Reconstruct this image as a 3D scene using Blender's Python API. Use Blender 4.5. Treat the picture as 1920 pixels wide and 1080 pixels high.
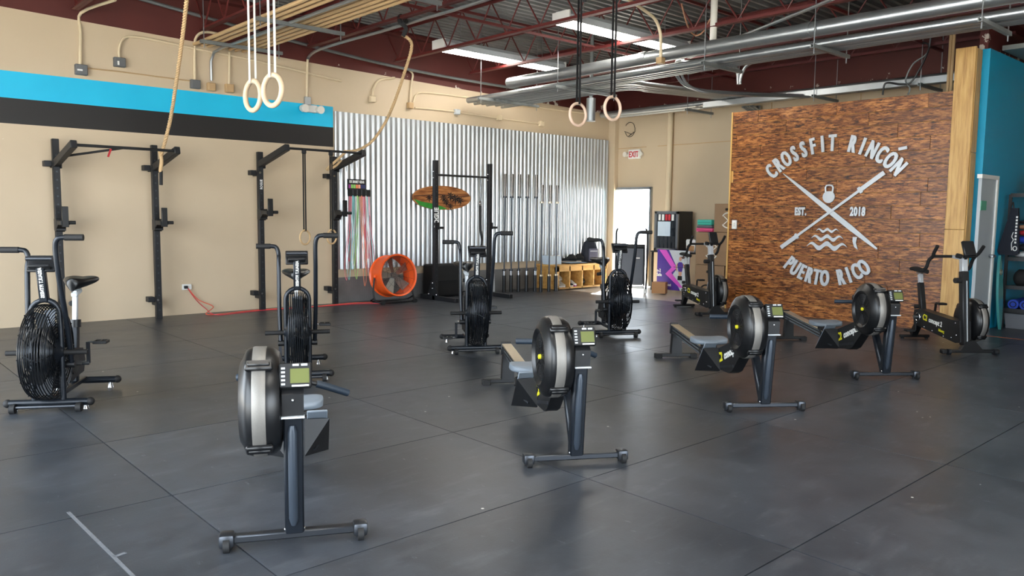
import bpy, bmesh, math, random
import numpy as np
from mathutils import Vector, Matrix, Euler
R = math.radians
random.seed(7)
for o in list(bpy.data.objects): bpy.data.objects.remove(o, do_unlink=True)
SC = bpy.context.scene
COL = SC.collection

# ------------------------------------------------------------------ camera
FPX, YAW, PIT, ROL, CH = 1473.4, R(47.7465), R(5.4068), R(0.655), 1.47
_F = Vector((math.cos(YAW)*math.cos(PIT), math.sin(YAW)*math.cos(PIT), -math.sin(PIT)))
_R = Vector((math.sin(YAW), -math.cos(YAW), 0)); _U = _R.cross(_F)
CR = math.cos(ROL)*_R + math.sin(ROL)*_U
CU = -math.sin(ROL)*_R + math.cos(ROL)*_U
cam_d = bpy.data.cameras.new('camera'); cam = bpy.data.objects.new('camera', cam_d); COL.objects.link(cam)
cam_d.sensor_width = 36; cam_d.lens = FPX/1920*36; cam_d.clip_end = 200; cam_d.clip_start = .05
mw = Matrix((CR, CU, -_F)).transposed().to_4x4(); mw.translation = (0, 0, CH); cam.matrix_world = mw
SC.camera = cam

# ------------------------------------------------------------------ world, sun, daylight openings, exposure
SC.view_settings.view_transform = 'Standard'; SC.view_settings.look = 'None'
SC.view_settings.gamma = 1; SC.view_settings.use_curve_mapping = False
SC.view_settings.exposure = 1.15
W = bpy.data.worlds.new('world'); SC.world = W; W.use_nodes = True
bg = W.node_tree.nodes['Background']; bg.inputs[0].default_value = (0.80, 0.90, 1.0, 1); bg.inputs[1].default_value = 5.0
sd = bpy.data.lights.new('sun', 'SUN'); sd.energy = 34; sd.angle = R(.6); sd.color = (1, .95, .86)
so = bpy.data.objects.new('sun', sd); COL.objects.link(so)
so.rotation_euler = Vector((-1, -.55, -.85)).to_track_quat('-Z', 'Y').to_euler(); so.location = (20, 8, 12)
def portal(name, loc, direction, sx, sy):
    d = bpy.data.lights.new(name, 'AREA'); d.shape = 'RECTANGLE'; d.size = sx; d.size_y = sy; d.energy = 1
    d.cycles.is_portal = True
    o = bpy.data.objects.new(name, d); COL.objects.link(o); o.location = loc
    o.rotation_euler = Vector(direction).to_track_quat('-Z', 'Z').to_euler()
XL, YF, XR, ZD = -1.6, -3.4, 18.0, 4.46      # entrance wall, front wall, right wall, deck
portal('daylight_roller_door', (XL-.05, 1.35, 1.7), (1, 0, 0), 4.2, 3.4)
portal('daylight_roller_door', (XL-.05, 6.75, 1.7), (1, 0, 0), 4.9, 3.4)
portal('daylight_shopfront', (2.2, YF-.05, 1.6), (0, 1, 0), 5.6, 2.8)
portal('daylight_exit_door', (13.3, 10.59, 1.02), (-1, 0, 0), .98, 2.04)

# ------------------------------------------------------------------ pixel -> place helpers (1920x1080 frame)
def ray(x, y): return _F + CR*((x-960)/FPX) - CU*((y-540)/FPX)
O0 = Vector((0, 0, CH))
def onZ(x, y, z=0.0): d = ray(x, y); return O0 + d*((z-CH)/d.z)
def onY(x, y, Y): d = ray(x, y); return O0 + d*(Y/d.y)
def onX(x, y, X): d = ray(x, y); return O0 + d*(X/d.x)
YA, XB, XP, YB = 11.22, 13.05, 10.95, 3.45      # left wall, back wall, plank wall, blue wall
def A(x, y, off=.02): return onY(x, y, YA-off)
def B(x, y, off=.02): return onX(x, y, XB-off)

# ------------------------------------------------------------------ materials
def lin(c):
    return tuple(((v/255)/12.92 if v/255 <= .04045 else ((v/255+.055)/1.055)**2.4) for v in c)
MATS = {}
class NT:
    def __init__(s, name):
        s.m = bpy.data.materials.new(name); s.m.use_nodes = True; s.t = s.m.node_tree; s.n = s.t.nodes; s.l = s.t.links
        s.b = s.n['Principled BSDF']
    def add(s, typ, **kw):
        n = s.n.new(typ)
        for k, v in kw.items(): setattr(n, k, v)
        return n
    def link(s, a, b): s.l.new(a, b)
    def math(s, op, a, b=None, clamp=False):
        n = s.add('ShaderNodeMath', operation=op); n.use_clamp = clamp
        for i, v in enumerate((a, b)):
            if v is None: continue
            if isinstance(v, (int, float)): n.inputs[i].default_value = v
            else: s.link(v, n.inputs[i])
        return n.outputs[0]
    def mix(s, fac, a, b):
        n = s.add('ShaderNodeMix', data_type='RGBA')
        if isinstance(fac, (int, float)): n.inputs[0].default_value = fac
        else: s.link(fac, n.inputs[0])
        for i, v in ((6, a), (7, b)):
            if isinstance(v, tuple): n.inputs[i].default_value = (*v[:3], 1)
            else: s.link(v, n.inputs[i])
        return n.outputs[2]
    def noise(s, vec, scale, detail=4, rough=.55):
        n = s.add('ShaderNodeTexNoise'); n.inputs['Scale'].default_value = scale; n.inputs['Detail'].default_value = detail
        n.inputs['Roughness'].default_value = rough
        if vec is not None: s.link(vec, n.inputs['Vector'])
        return n.outputs[0]
    def ramp(s, fac, stops, interp='LINEAR'):
        n = s.add('ShaderNodeValToRGB'); e = n.color_ramp.elements; n.color_ramp.interpolation = interp
        while len(e) < len(stops): e.new(.5)
        for i, (p, c) in enumerate(stops):
            e[i].position = p; e[i].color = (*c[:3], 1) if isinstance(c, tuple) else (c, c, c, 1)
        s.link(fac, n.inputs[0]); return n.outputs[0]
    def bump(s, h, strength=.3, dist=.01):
        n = s.add('ShaderNodeBump'); n.inputs['Strength'].default_value = strength; n.inputs['Distance'].default_value = dist
        s.link(h, n.inputs['Height']); s.link(n.outputs[0], s.b.inputs['Normal'])
    def pos(s): return s.add('ShaderNodeNewGeometry').outputs['Position']
    def obj(s): return s.add('ShaderNodeTexCoord').outputs['Object']
    def mapv(s, vec, scale=(1, 1, 1), loc=(0, 0, 0), rot=(0, 0, 0)):
        n = s.add('ShaderNodeMapping'); n.inputs['Scale'].default_value = scale; n.inputs['Location'].default_value = loc
        n.inputs['Rotation'].default_value = rot
        s.link(vec, n.inputs['Vector']); return n.outputs[0]
    def setp(s, rough=None, metal=None, coat=None, spec=None):
        if rough is not None: s.b.inputs['Roughness'].default_value = rough
        if metal is not None: s.b.inputs['Metallic'].default_value = metal
        if coat is not None: s.b.inputs['Coat Weight'].default_value = coat
        if spec is not None: s.b.inputs['Specular IOR Level'].default_value = spec
    def color(s, c):
        if isinstance(c, tuple): s.b.inputs['Base Color'].default_value = (*c[:3], 1)
        else: s.link(c, s.b.inputs['Base Color'])
def mat(name, rgb, rough=.5, metal=0.0, var=.12, vs=6, bump=0.0, bs=90, coat=0, spec=.5):
    t = NT(name); c = lin(rgb)
    v = t.obj(); n = t.noise(v, vs)
    t.color(t.mix(n, tuple(x*(1-var) for x in c), tuple(min(1, x*(1+var)) for x in c)))
    t.setp(rough, metal, coat, spec)
    if bump: t.bump(t.noise(v, bs, 2), bump, .004)
    MATS[name] = t.m; return t.m
def emat(name, rgb, strength):
    t = NT(name); c = lin(rgb); t.color(c); t.b.inputs['Emission Color'].default_value = (*c, 1); t.b.inputs['Emission Strength'].default_value = strength
    MATS[name] = t.m

mat('gloss_black', (15, 16, 18), .33, 0, .2)
mat('cage_wire', (30, 33, 37), .25, .6, .15)
mat('satin_black', (22, 23, 25), .42, 0, .2)
mat('matte_black', (14, 14, 15), .8, 0, .2, bump=.2)
mat('rubber', (20, 20, 21), .7, 0, .2)
mat('powder_black', (27, 28, 31), .5, 0.1, .15, bump=.15, bs=300)
mat('blue_black', (27, 32, 39), .32, .3, .12)
mat('blue_rib', (58, 66, 76), .34, .35, .1)
mat('dark_steel', (70, 73, 78), .35, .8, .15)
mat('chrome', (205, 207, 210), .16, 1, .08)
mat('sleeve', (112, 106, 100), .22, 1, .3, 40)
mat('steel', (160, 163, 166), .28, 1, .12)
mat('silver_paint', (196, 200, 204), .4, .35, .06)
mat('perforated', (130, 127, 122), .5, .5, .12, 200)
mat('aluminium', (168, 178, 188), .25, .9, .1)
mat('rail_top', (190, 176, 152), .3, .8, .08)
mat('grey_plastic', (118, 128, 138), .5, 0, .08)
mat('grip_blue', (30, 44, 58), .55, 0, .1)
mat('lcd', (98, 104, 58), .3, 0, .05)
mat('yellow', (222, 214, 40), .5, 0, .05)
mat('white', (232, 232, 228), .5, 0, .04)
mat('offwhite', (222, 218, 208), .55, 0, .05)
mat('light_grey', (190, 196, 200), .5, 0, .05)
mat('galv', (172, 176, 178), .34, .85, .16, 4, bump=.05, bs=30)
mat('galv_dull', (128, 132, 132), .5, .6, .2, 5)
mat('tan_paint', (186, 154, 112), .5, 0, .12)
mat('beige_paint', (214, 196, 164), .55, 0, .08)
mat('box_grey', (108, 110, 112), .5, .3, .15)
mat('red_steel', (92, 30, 28), .5, 0, .3, 3)
mat('rope', (205, 172, 128), .85, 0, .15, 30, bump=.4, bs=160)
mat('ring_wood', (200, 176, 146), .5, 0, .1, 12)
mat('ring_pink', (218, 188, 166), .5, 0, .1, 12)
mat('strap_white', (206, 204, 196), .7, 0, .08)
mat('strap_black', (24, 24, 26), .75, 0, .15)
mat('orange', (238, 92, 32), .35, 0, .08)
mat('cord', (226, 92, 70), .5, 0, .05)
mat('cord_red', (205, 60, 70), .5, 0, .05)
mat('blade', (140, 138, 130), .4, .7, .15)
mat('pine', (206, 162, 92), .5, 0, .2, 5)
mat('ply', (140, 112, 84), .6, 0, .12, 4)
mat('cardboard', (176, 130, 88), .8, 0, .08)
mat('teal', (60, 176, 156), .6, 0, .08)
mat('mat_grey', (104, 107, 113), .7, 0, .08)
mat('pink', (222, 78, 130), .6, 0, .08)
mat('purple', (72, 44, 138), .5, 0, .05)
mat('magenta', (206, 82, 190), .5, 0, .05)
mat('paper_blue', (196, 212, 226), .6, 0, .08)
mat('skin', (196, 146, 120), .6, 0, .06)
mat('hair', (70, 46, 38), .6, 0, .1)
mat('glass_dark', (26, 32, 38), .08, 0, .2, coat=.5)
mat('door_grey', (176, 186, 192), .45, 0, .05)
mat('green_sign', (90, 170, 140), .5, 0, .05)
mat('fabric_navy', (26, 30, 42), .85, 0, .2, bump=.3)
mat('fabric_grey', (84, 84, 100), .85, 0, .15, bump=.3)
mat('cloth_red', (176, 40, 46), .85, 0, .15)
mat('cloth_blue', (30, 64, 170), .7, 0, .15)
mat('cloth_tan', (190, 140, 110), .85, 0, .15)
mat('shoe_beige', (200, 190, 172), .7, 0, .2, 20)
mat('board_teal', (70, 150, 150), .25, 0, .15, 3)
mat('leaf_green', (52, 140, 52), .5, 0, .35, 14)
mat('sign_red', (200, 52, 62), .5, 0, .05)
mat('concrete', (188, 182, 172), .28, 0, .1, 3, bump=.05, bs=40)
mat('pavement', (205, 200, 190), .8, 0, .1, 2)
mat('chalk', (92, 95, 100), .8, 0, .3, 30)
mat('orange_tape', (214, 120, 70), .6, 0, .05)
for nm, c in dict(r_pink=(232, 120, 140), r_green=(150, 205, 110), r_peach=(240, 170, 140), r_aqua=(120, 205, 205), r_red=(220, 70, 96), r_white=(225, 225, 220), r_purple=(150, 60, 140), r_navy=(60, 66, 110), r_orange=(240, 140, 100)).items():
    mat(nm, c, .4, 0, .05)
emat('tube_light', (255, 250, 240), 14)

def build_special():
    # left wall: beige with a cyan and a black painted band that stop where the metal cladding begins
    t = NT('wall_paint_bands'); p = t.pos(); s = t.add('ShaderNodeSeparateXYZ'); t.link(p, s.inputs[0]); X, Z = s.outputs[0], s.outputs[2]
    beige = t.mix(t.noise(p, 1.3, 6), lin((192, 172, 144)), lin((204, 185, 157)))
    peel = t.math('GREATER_THAN', t.noise(t.mapv(p, (1.2, 1, 1)), 9, 5, .6), .735)
    beige = t.mix(peel, beige, lin((228, 220, 206)))
    left = t.math('LESS_THAN', X, 6.345)
    cy = t.math('MULTIPLY', t.math('MULTIPLY', t.math('GREATER_THAN', Z, 2.79), t.math('LESS_THAN', Z, 3.11)), left)
    bk = t.math('MULTIPLY', t.math('MULTIPLY', t.math('GREATER_THAN', Z, 2.485), t.math('LESS_THAN', Z, 2.7901)), left)
    c = t.mix(cy, beige, t.mix(t.noise(p, 2), lin((2, 178, 222)), lin((14, 194, 234))))
    c = t.mix(bk, c, lin((22, 19, 19)))
    t.color(c); t.setp(.5); t.bump(t.noise(p, 25, 3), .06, .01); MATS['wall_bands'] = t.m
    t = NT('wall_beige'); p = t.pos()
    t.color(t.mix(t.noise(p, 1.1, 6), lin((190, 171, 143)), lin((202, 184, 156)))); t.setp(.55); t.bump(t.noise(p, 25, 3), .06, .01); MATS['wall_beige'] = t.m
    t = NT('wall_blue'); p = t.pos()
    t.color(t.mix(t.noise(p, 1.1, 6), lin((0, 148, 188)), lin((6, 162, 204)))); t.setp(.5); t.bump(t.noise(p, 25, 3), .06, .01); MATS['wall_blue'] = t.m
    # flaking dark red steel
    t = NT('red_flaking'); p = t.pos()
    zz_ = t.add('ShaderNodeSeparateXYZ'); t.link(p, zz_.inputs[0]); low = t.math('MULTIPLY', t.math('SUBTRACT', 3.98, zz_.outputs[2], True), .55)
    fl = t.math('GREATER_THAN', t.math('ADD', t.noise(p, 5.5, 6, .65), low), .76)
    t.color(t.mix(fl, t.mix(t.noise(p, 1.4), lin((70, 24, 20)), lin((98, 38, 32))), lin((196, 186, 176)))); t.setp(.6); MATS['red_flaking'] = t.m
    # rubber floor mats: dark grey with dusty smears, scuffs and white specks
    t = NT('rubber_mat'); p = t.pos()
    big = t.noise(p, .9, 6, .6)
    sm = t.noise(t.mapv(p, (1.2, 4.5, 1), rot=(0, 0, R(-42))), 2.2, 7, .62)
    c = t.ramp(big, [(.25, lin((46, 49, 54))), (.55, lin((62, 66, 72))), (.8, lin((76, 80, 87)))])
    dust = t.ramp(sm, [(.54, 0.0), (.74, .22)])
    c = t.mix(dust, c, lin((122, 125, 130)))
    mot = t.noise(p, 5.5, 7, .65); c = t.mix(t.ramp(mot, [(.35, .45), (.55, 0.0)]), c, lin((42, 44, 49)))
    scf = t.noise(t.mapv(p, (3.5, 1.2, 1), rot=(0, 0, R(30))), 7, 6, .7); c = t.mix(t.ramp(scf, [(.64, 0.0), (.72, .5)]), c, lin((132, 136, 142)))
    v = t.add('ShaderNodeTexVoronoi'); v.inputs['Scale'].default_value = 3.4; t.link(p, v.inputs['Vector'])
    sp = t.math('LESS_THAN', v.outputs['Distance'], .028)
    c = t.mix(sp, c, lin((205, 205, 200)))
    oi = t.add('ShaderNodeObjectInfo'); rv = t.math('ADD', t.math('MULTIPLY', oi.outputs['Random'], .25), .875)
    hs = t.add('ShaderNodeHueSaturation'); t.link(c, hs.inputs['Color']); t.link(rv, hs.inputs['Value']); t.color(hs.outputs[0])
    t.link(t.ramp(big, [(.2, .27), (.8, .44)]), t.b.inputs['Roughness']); t.setp(None, 0, 0, .45)
    t.bump(t.noise(p, 120, 3), .12, .003); MATS['rubber_mat'] = t.m
    # torched planks
    t = NT('torched_plank'); p = t.pos(); oi = t.add('ShaderNodeObjectInfo')
    cv = t.add('ShaderNodeCombineXYZ'); t.link(t.math('MULTIPLY', oi.outputs['Random'], 40), cv.inputs[0])
    va = t.add('ShaderNodeVectorMath', operation='ADD'); t.link(p, va.inputs[0]); t.link(cv.outputs[0], va.inputs[1]); pv = va.outputs[0]
    g1 = t.noise(t.mapv(pv, (1, 3.4, 19)), 2.4, 9, .76); g2 = t.noise(t.mapv(pv, (1, 1.5, 9)), 2.2, 5, .6)
    c = t.ramp(g1, [(.39, lin((24, 12, 7))), (.45, lin((88, 46, 20))), (.50, lin((150, 90, 42))), (.62, lin((200, 138, 78)))])
    c = t.mix(t.ramp(g2, [(.40, .6), (.55, 0.0)]), c, lin((96, 50, 22)))
    kn = t.add('ShaderNodeTexVoronoi'); kn.inputs['Scale'].default_value = 1.7; t.link(t.mapv(pv, (1, 1, 2.2)), kn.inputs['Vector'])
    c = t.mix(t.ramp(kn.outputs['Distance'], [(.03, .9), (.13, 0.0)]), c, lin((24, 12, 8)))
    hs = t.add('ShaderNodeHueSaturation'); t.link(c, hs.inputs['Color']); t.link(t.math('ADD', t.math('MULTIPLY', oi.outputs['Random'], .35), .82), hs.inputs['Value']); t.color(hs.outputs[0])
    t.setp(.34); t.bump(g1, .3, .006); MATS['torched'] = t.m
    # yellowish post boards
    t = NT('post_wood'); p = t.pos()
    g = t.noise(t.mapv(p, (14, 14, 1.1)), 2.2, 6, .6)
    t.color(t.ramp(g, [(.3, lin((172, 128, 70))), (.55, lin((206, 164, 100))), (.8, lin((220, 184, 122)))])); t.setp(.5); MATS['post_wood'] = t.m
    # surfboard wood
    t = NT('board_wood'); p = t.obj()
    g = t.noise(t.mapv(p, (1.4, 1, 13)), 2.0, 6, .55)
    t.color(t.ramp(g, [(.3, lin((58, 32, 20))), (.44, lin((140, 84, 46))), (.58, lin((186, 126, 76))), (.8, lin((206, 158, 108)))])); t.setp(.35); MATS['board_wood'] = t.m
    # corrugated zinc
    t = NT('corrugated_zinc'); p = t.pos()
    n = t.noise(t.mapv(p, (3, 3, .6)), 2.5, 5)
    t.color(t.mix(n, lin((168, 172, 174)), lin((206, 209, 210)))); t.setp(.3, .82); MATS['zinc'] = t.m
    t = NT('roof_deck'); p = t.pos()
    t.color(t.mix(t.noise(p, 2.5, 5), lin((112, 114, 112)), lin((150, 152, 150)))); t.setp(.45, .5); MATS['deck'] = t.m
    # diamond plate
    t = NT('diamond_plate'); p = t.pos()
    ck = t.add('ShaderNodeTexChecker'); ck.inputs['Scale'].default_value = 36; t.link(t.mapv(p, (1, 1, 1), rot=(0, R(45), 0)), ck.inputs['Vector'])
    t.color(t.mix(t.noise(p, 3, 5), lin((104, 105, 106)), lin((150, 150, 150)))); t.setp(.4, .45); t.bump(ck.outputs[1], .5, .004); MATS['diamond'] = t.m
    # brown ply wood
    t = NT('cubby_wood'); p = t.obj(); g = t.noise(t.mapv(p, (1, 6, 6)), 2.4, 5)
    t.color(t.ramp(g, [(.3, lin((176, 126, 60))), (.7, lin((216, 172, 102)))])); t.setp(.5); MATS['cubby'] = t.m
build_special()

# ------------------------------------------------------------------ mesh builder
class MB:
    def __init__(s): s.bm = bmesh.new()
    def box(s, c, size, rot=None, bev=0.0, seg=1):
        m = Matrix.Translation(Vector(c)) @ (rot.to_4x4() if rot is not None else Matrix.Identity(4)) @ Matrix.Diagonal((*size, 1))
        r = bmesh.ops.create_cube(s.bm, size=1, matrix=m)
        if bev:
            es = {e for v in r['verts'] for e in v.link_edges}
            bmesh.ops.bevel(s.bm, geom=list(es), offset=bev, segments=seg, affect='EDGES', profile=.5)
        return s
    def bar(s, p0, p1, w, h, up=(0, 0, 1), bev=0.0):       # rectangular bar along p0-p1; w across, h along up
        p0, p1 = Vector(p0), Vector(p1); d = (p1-p0); L = d.length; d.normalize()
        u = Vector(up); x = d.cross(u)
        if x.length < 1e-4: x = d.cross(Vector((0, 1, 0)))
        x.normalize(); u = x.cross(d)
        return s.box((p0+p1)/2, (L, w, h), Matrix((d, x, u)).transposed(), bev)
    def ring(s, c, x, y, r, n): return [s.bm.verts.new(c + (x*math.cos(2*math.pi*i/n) + y*math.sin(2*math.pi*i/n))*r) for i in range(n)]
    def skin(s, rings, closed=False, caps=True):
        n = len(rings[0]); k = len(rings)
        for j in range(k if closed else k-1):
            a, b = rings[j], rings[(j+1) % k]
            for i in range(n):
                try: s.bm.faces.new((a[i], a[(i+1) % n], b[(i+1) % n], b[i]))
                except ValueError: pass
        if caps and not closed:
            s.bm.faces.new(list(reversed(rings[0]))); s.bm.faces.new(rings[-1])
    def tube(s, pts, r, n=10, closed=False, caps=True):
        P = [Vector(p) for p in pts]; k = len(P); rr = r if isinstance(r, (list, tuple)) else [r]*k
        T = []
        for i in range(k):
            a = P[(i-1) % k] if (closed or i > 0) else P[i]; b = P[(i+1) % k] if (closed or i < k-1) else P[i]
            T.append((b-a).normalized())
        x = T[0].orthogonal().normalized(); rings = []
        for i in range(k):
            x = (x - T[i]*x.dot(T[i])).normalized(); y = T[i].cross(x)
            rings.append(s.ring(P[i], x, y, rr[i], n))
        s.skin(rings, closed, caps); return s
    def cyl(s, p0, p1, r, r2=None, n=16): return s.tube([p0, p1], [r, r if r2 is None else r2], n)
    def lathe(s, prof, c, axis, n=40, closed=False):     # prof: (radius, distance along axis)
        c = Vector(c); a = Vector(axis).normalized(); x = a.orthogonal().normalized(); y = a.cross(x)
        s.skin([s.ring(c + a*h, x, y, max(r, 1e-4), n) for r, h in prof], closed, caps=not closed); return s
    def torus(s, c, axis, RR, r, n=32, m=10, sq=1.0):
        c = Vector(c); a = Vector(axis).normalized(); x = a.orthogonal().normalized(); y = a.cross(x)
        s.tube([c + (x*math.cos(2*math.pi*i/n) + y*math.sin(2*math.pi*i/n))*RR for i in range(n)], r, m, closed=True); return s
    def ball(s, c, r, sc=(1, 1, 1), seg=16):
        bmesh.ops.create_uvsphere(s.bm, u_segments=seg, v_segments=max(6, seg//2), radius=r, matrix=Matrix.Translation(Vector(c)) @ Matrix.Diagonal((*sc, 1))); return s
    def prism(s, poly, fn, d0, d1):                        # fn(a, b, d) -> point
        lo = [s.bm.verts.new(fn(a, b, d0)) for a, b in poly]; hi = [s.bm.verts.new(fn(a, b, d1)) for a, b in poly]
        s.bm.faces.new(list(reversed(lo))); s.bm.faces.new(hi); n = len(poly)
        for i in range(n): s.bm.faces.new((lo[i], lo[(i+1) % n], hi[(i+1) % n], hi[i]))
        return s
    def mesh(s, name, m, ang=38):
        bmesh.ops.recalc_face_normals(s.bm, faces=s.bm.faces)
        me = bpy.data.meshes.new(name); s.bm.to_mesh(me); s.bm.free(); me.materials.append(MATS[m])
        me.shade_smooth(); me.set_sharp_from_angle(angle=R(ang)); return me
    def build(s, name, m, parent=None, label=None, ang=38):
        o = bpy.data.objects.new(name, s.mesh(name, m, ang)); COL.objects.link(o)
        if parent is not None: o.parent = parent
        if label: o['label'] = label
        return o
def tag(o, label, cat, group=None):
    o['label'] = label; o['category'] = cat
    if group: o['group'] = group
    return o
def thing(name, label, cat, loc=(0, 0, 0), rz=0.0, group=None):
    o = bpy.data.objects.new(name, None); COL.objects.link(o); o.empty_display_size = .1
    o.location = loc; o.rotation_euler = (0, 0, rz); return tag(o, label, cat, group)
def struct(o): o['kind'] = 'structure'; return o
def dup(root, loc, rz, label=None, group=None):
    r = root.copy(); COL.objects.link(r); r.location = loc; r.rotation_euler = (0, 0, rz)
    if label: r['label'] = label
    if group: r['group'] = group
    for ch in list(root.children):
        c = ch.copy(); COL.objects.link(c); c.parent = r
        for g in list(ch.children):
            d = g.copy(); COL.objects.link(d); d.parent = c
    return r
def put(name, me, parent=None, loc=(0, 0, 0), rot=(0, 0, 0)):
    o = bpy.data.objects.new(name, me); COL.objects.link(o); o.location = loc; o.rotation_euler = rot
    if parent is not None: o.parent = parent
    return o
def xz(a, b, d): return (a, d, b)        # side profile (u, z) extruded along y
def yz(a, b, d): return (d, a, b)
def xy(a, b, d): return (a, b, d)
def arc(c, r, a0, a1, n, fx=(1, 0, 0), fy=(0, 0, 1)):
    c = Vector(c); fx = Vector(fx); fy = Vector(fy)
    return [c + fx*(r*math.cos(R(a0+(a1-a0)*i/n))) + fy*(r*math.sin(R(a0+(a1-a0)*i/n))) for i in range(n+1)]
def bez(p0, p1, p2, p3, n=10):
    p0, p1, p2, p3 = map(Vector, (p0, p1, p2, p3)); out = []
    for i in range(n+1):
        t = i/n; out.append(p0*(1-t)**3 + p1*(3*t*(1-t)**2) + p2*(3*t*t*(1-t)) + p3*t**3)
    return out
def smooth(pts, n=6):
    P = [Vector(p) for p in pts]; out = []
    for i in range(len(P)-1):
        a, b, c, d = P[max(i-1, 0)], P[i], P[i+1], P[min(i+2, len(P)-1)]
        for k in range(n):
            t = k/n; out.append(.5*((2*b) + (c-a)*t + (2*a-5*b+4*c-d)*t*t + (3*b-a-3*c+d)*t**3))
    return out + [P[-1]]
def text_mesh(txt, size, depth, m, sx=1.0, bold=0.0, align='LEFT', shear=0.0):
    cu = bpy.data.curves.new('lettering', 'FONT'); cu.body = txt; cu.size = size; cu.extrude = depth/2; cu.offset = bold
    cu.align_x = align; cu.align_y = 'BOTTOM_BASELINE'; cu.resolution_u = 3; cu.shear = shear; cu.space_character = 1.0 + bold*8/size*.2
    o = bpy.data.objects.new('lettering', cu); COL.objects.link(o)
    dg = bpy.context.evaluated_depsgraph_get(); dg.update()
    me = bpy.data.meshes.new_from_object(o.evaluated_get(dg)); bpy.data.objects.remove(o); bpy.data.curves.remove(cu)
    me.transform(Matrix.Diagonal((sx, 1, 1, 1))); me.materials.clear(); me.materials.append(MATS[m]); return me
def frame_mat(right, up, loc):
    r = Vector(right).normalized(); u = Vector(up); u = (u - r*u.dot(r)).normalized(); n = r.cross(u)
    m = Matrix((r, u, n)).transposed().to_4x4(); m.translation = Vector(loc); return m
def put_text(name, me, right, up, loc, parent=None):
    o = bpy.data.objects.new(name, me); COL.objects.link(o)
    if parent is not None: o.parent = parent
    o.matrix_local = frame_mat(right, up, loc); return o

# ------------------------------------------------------------------ setting
ground = MB().box((6, 3, -.35), (80, 80, .1)).build('ground_outside', 'pavement'); struct(ground)
fl = MB().box(((XL+XR)/2, (YF+YA)/2, -.115), (XR-XL+.4, YA-YF+.4, .2)).build('floor', 'concrete'); struct(fl)
MX, MY = 1.83, 1.22
def mat_mesh(lx, ly): return MB().box((0, 0, -.0055), (lx-.007, ly-.007, .019)).mesh('rubber_mat', 'rubber_mat')
mm = {}
y0 = 5.30-MY*8; iy = 0
while y0 < YA-.05:
    y1 = min(y0+MY, YA)
    ya = max(y0, YF)
    x0 = 5.015-MX*4 - (MX/2 if iy % 2 == 0 else 0) * 0
    if y1 > YF+.02:
        while x0 < 11.0:
            xa, xb = max(x0, XL), min(x0+MX, 11.02)
            if xb-xa > .05:
                k = (round(xb-xa, 3), round(y1-ya, 3))
                if k not in mm: mm[k] = mat_mesh(*k)
                put('rubber_mat', mm[k], fl, ((xa+xb)/2, (ya+y1)/2, 0))
            x0 += MX
    y0 += MY; iy += 1
o = MB().box((11.05, .02, -.006), (.05, 6.8, .016)).build('floor_edge_strip', 'orange_tape', fl)
a_, b_ = onZ(128, 960, .005), onZ(262, 1092, .005); MB().bar(a_, b_, .016, .0012).build('chalk_line', 'chalk', fl)
a_, b_ = onZ(214, 1044, .005), onZ(236, 1036, .005); MB().bar(a_, b_, .02, .0012).build('chalk_line', 'chalk', fl)
for i in range(3):
    for j in range(6):
        k = 'r'
        if k not in mm: mm[k] = mat_mesh(2.2, 1.22)
        put('rubber_mat', mm[k], fl, (11.08+1.1+2.2*i, 3.44-.61-1.22*j, 0))
# left wall with sloping top, ragged dark red steel band above
top = [(-1.8, 3.94), (1.9, 3.855), (3.75, 3.80), (6.3, 3.73), (9, 3.67), (13.25, 3.585)]
struct(MB().prism([(-1.8, -.2), (13.25, -.2)] + list(reversed(top)), xz, YA, YA+.22).build('wall_left', 'wall_bands'))
b = MB().box((5.7, YA+.075, 4.05), (15, .13, 1.0)); b.box((5.7, YA-.02, 4.38), (15, .22, .03)); b
struct(b.build('trim_1', 'red_flaking'))
# back wall with the open exit door
b = MB(); d0, d1, dh = 10.10, 11.08, 2.04
for ya, yb, za, zb in ((3.57, d0, -.2, 3.52), (d1, YA+.22, -.2, 3.52), (d0, d1, dh, 3.52)): b.box((XB+.1, (ya+yb)/2, (za+zb)/2), (.2, yb-ya, zb-za))
wb = struct(b.build('wall_back', 'wall_beige'))
b = MB()
for yy in (4.3, 5.9, 7.5, 9.62): b.box((XB-.003, yy, 2.3), (.008, .012, 2.4))
b.box((XB-.004, 6.7, 2.87), (.01, 6.6, .014)); b.box((XB-.004, 10.75, 2.87), (.01, .9, .014)); b.build('panel_seam', 'tan_paint', wb)
b = MB().box((XB+.12, 7.45, 4.0), (.1, 7.7, 1.0)); b.box((XB+.02, 7.45, 3.54), (.24, 7.7, .05)); struct(b.build('trim_2', 'red_flaking'))
struct(MB().box((XB-.06, YA-.09, 1.8), (.12, .18, 3.56)).build('trim_4', 'wall_beige'))
dr = struct(MB().box((XB+.02, d1-.02, dh/2), (.16, .05, dh)).box((XB+.02, d0+.02, dh/2), (.16, .04, dh)).box((XB+.02, (d0+d1)/2, dh-.015), (.16, d1-d0, .05)).build('door_1', 'steel'))
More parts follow.
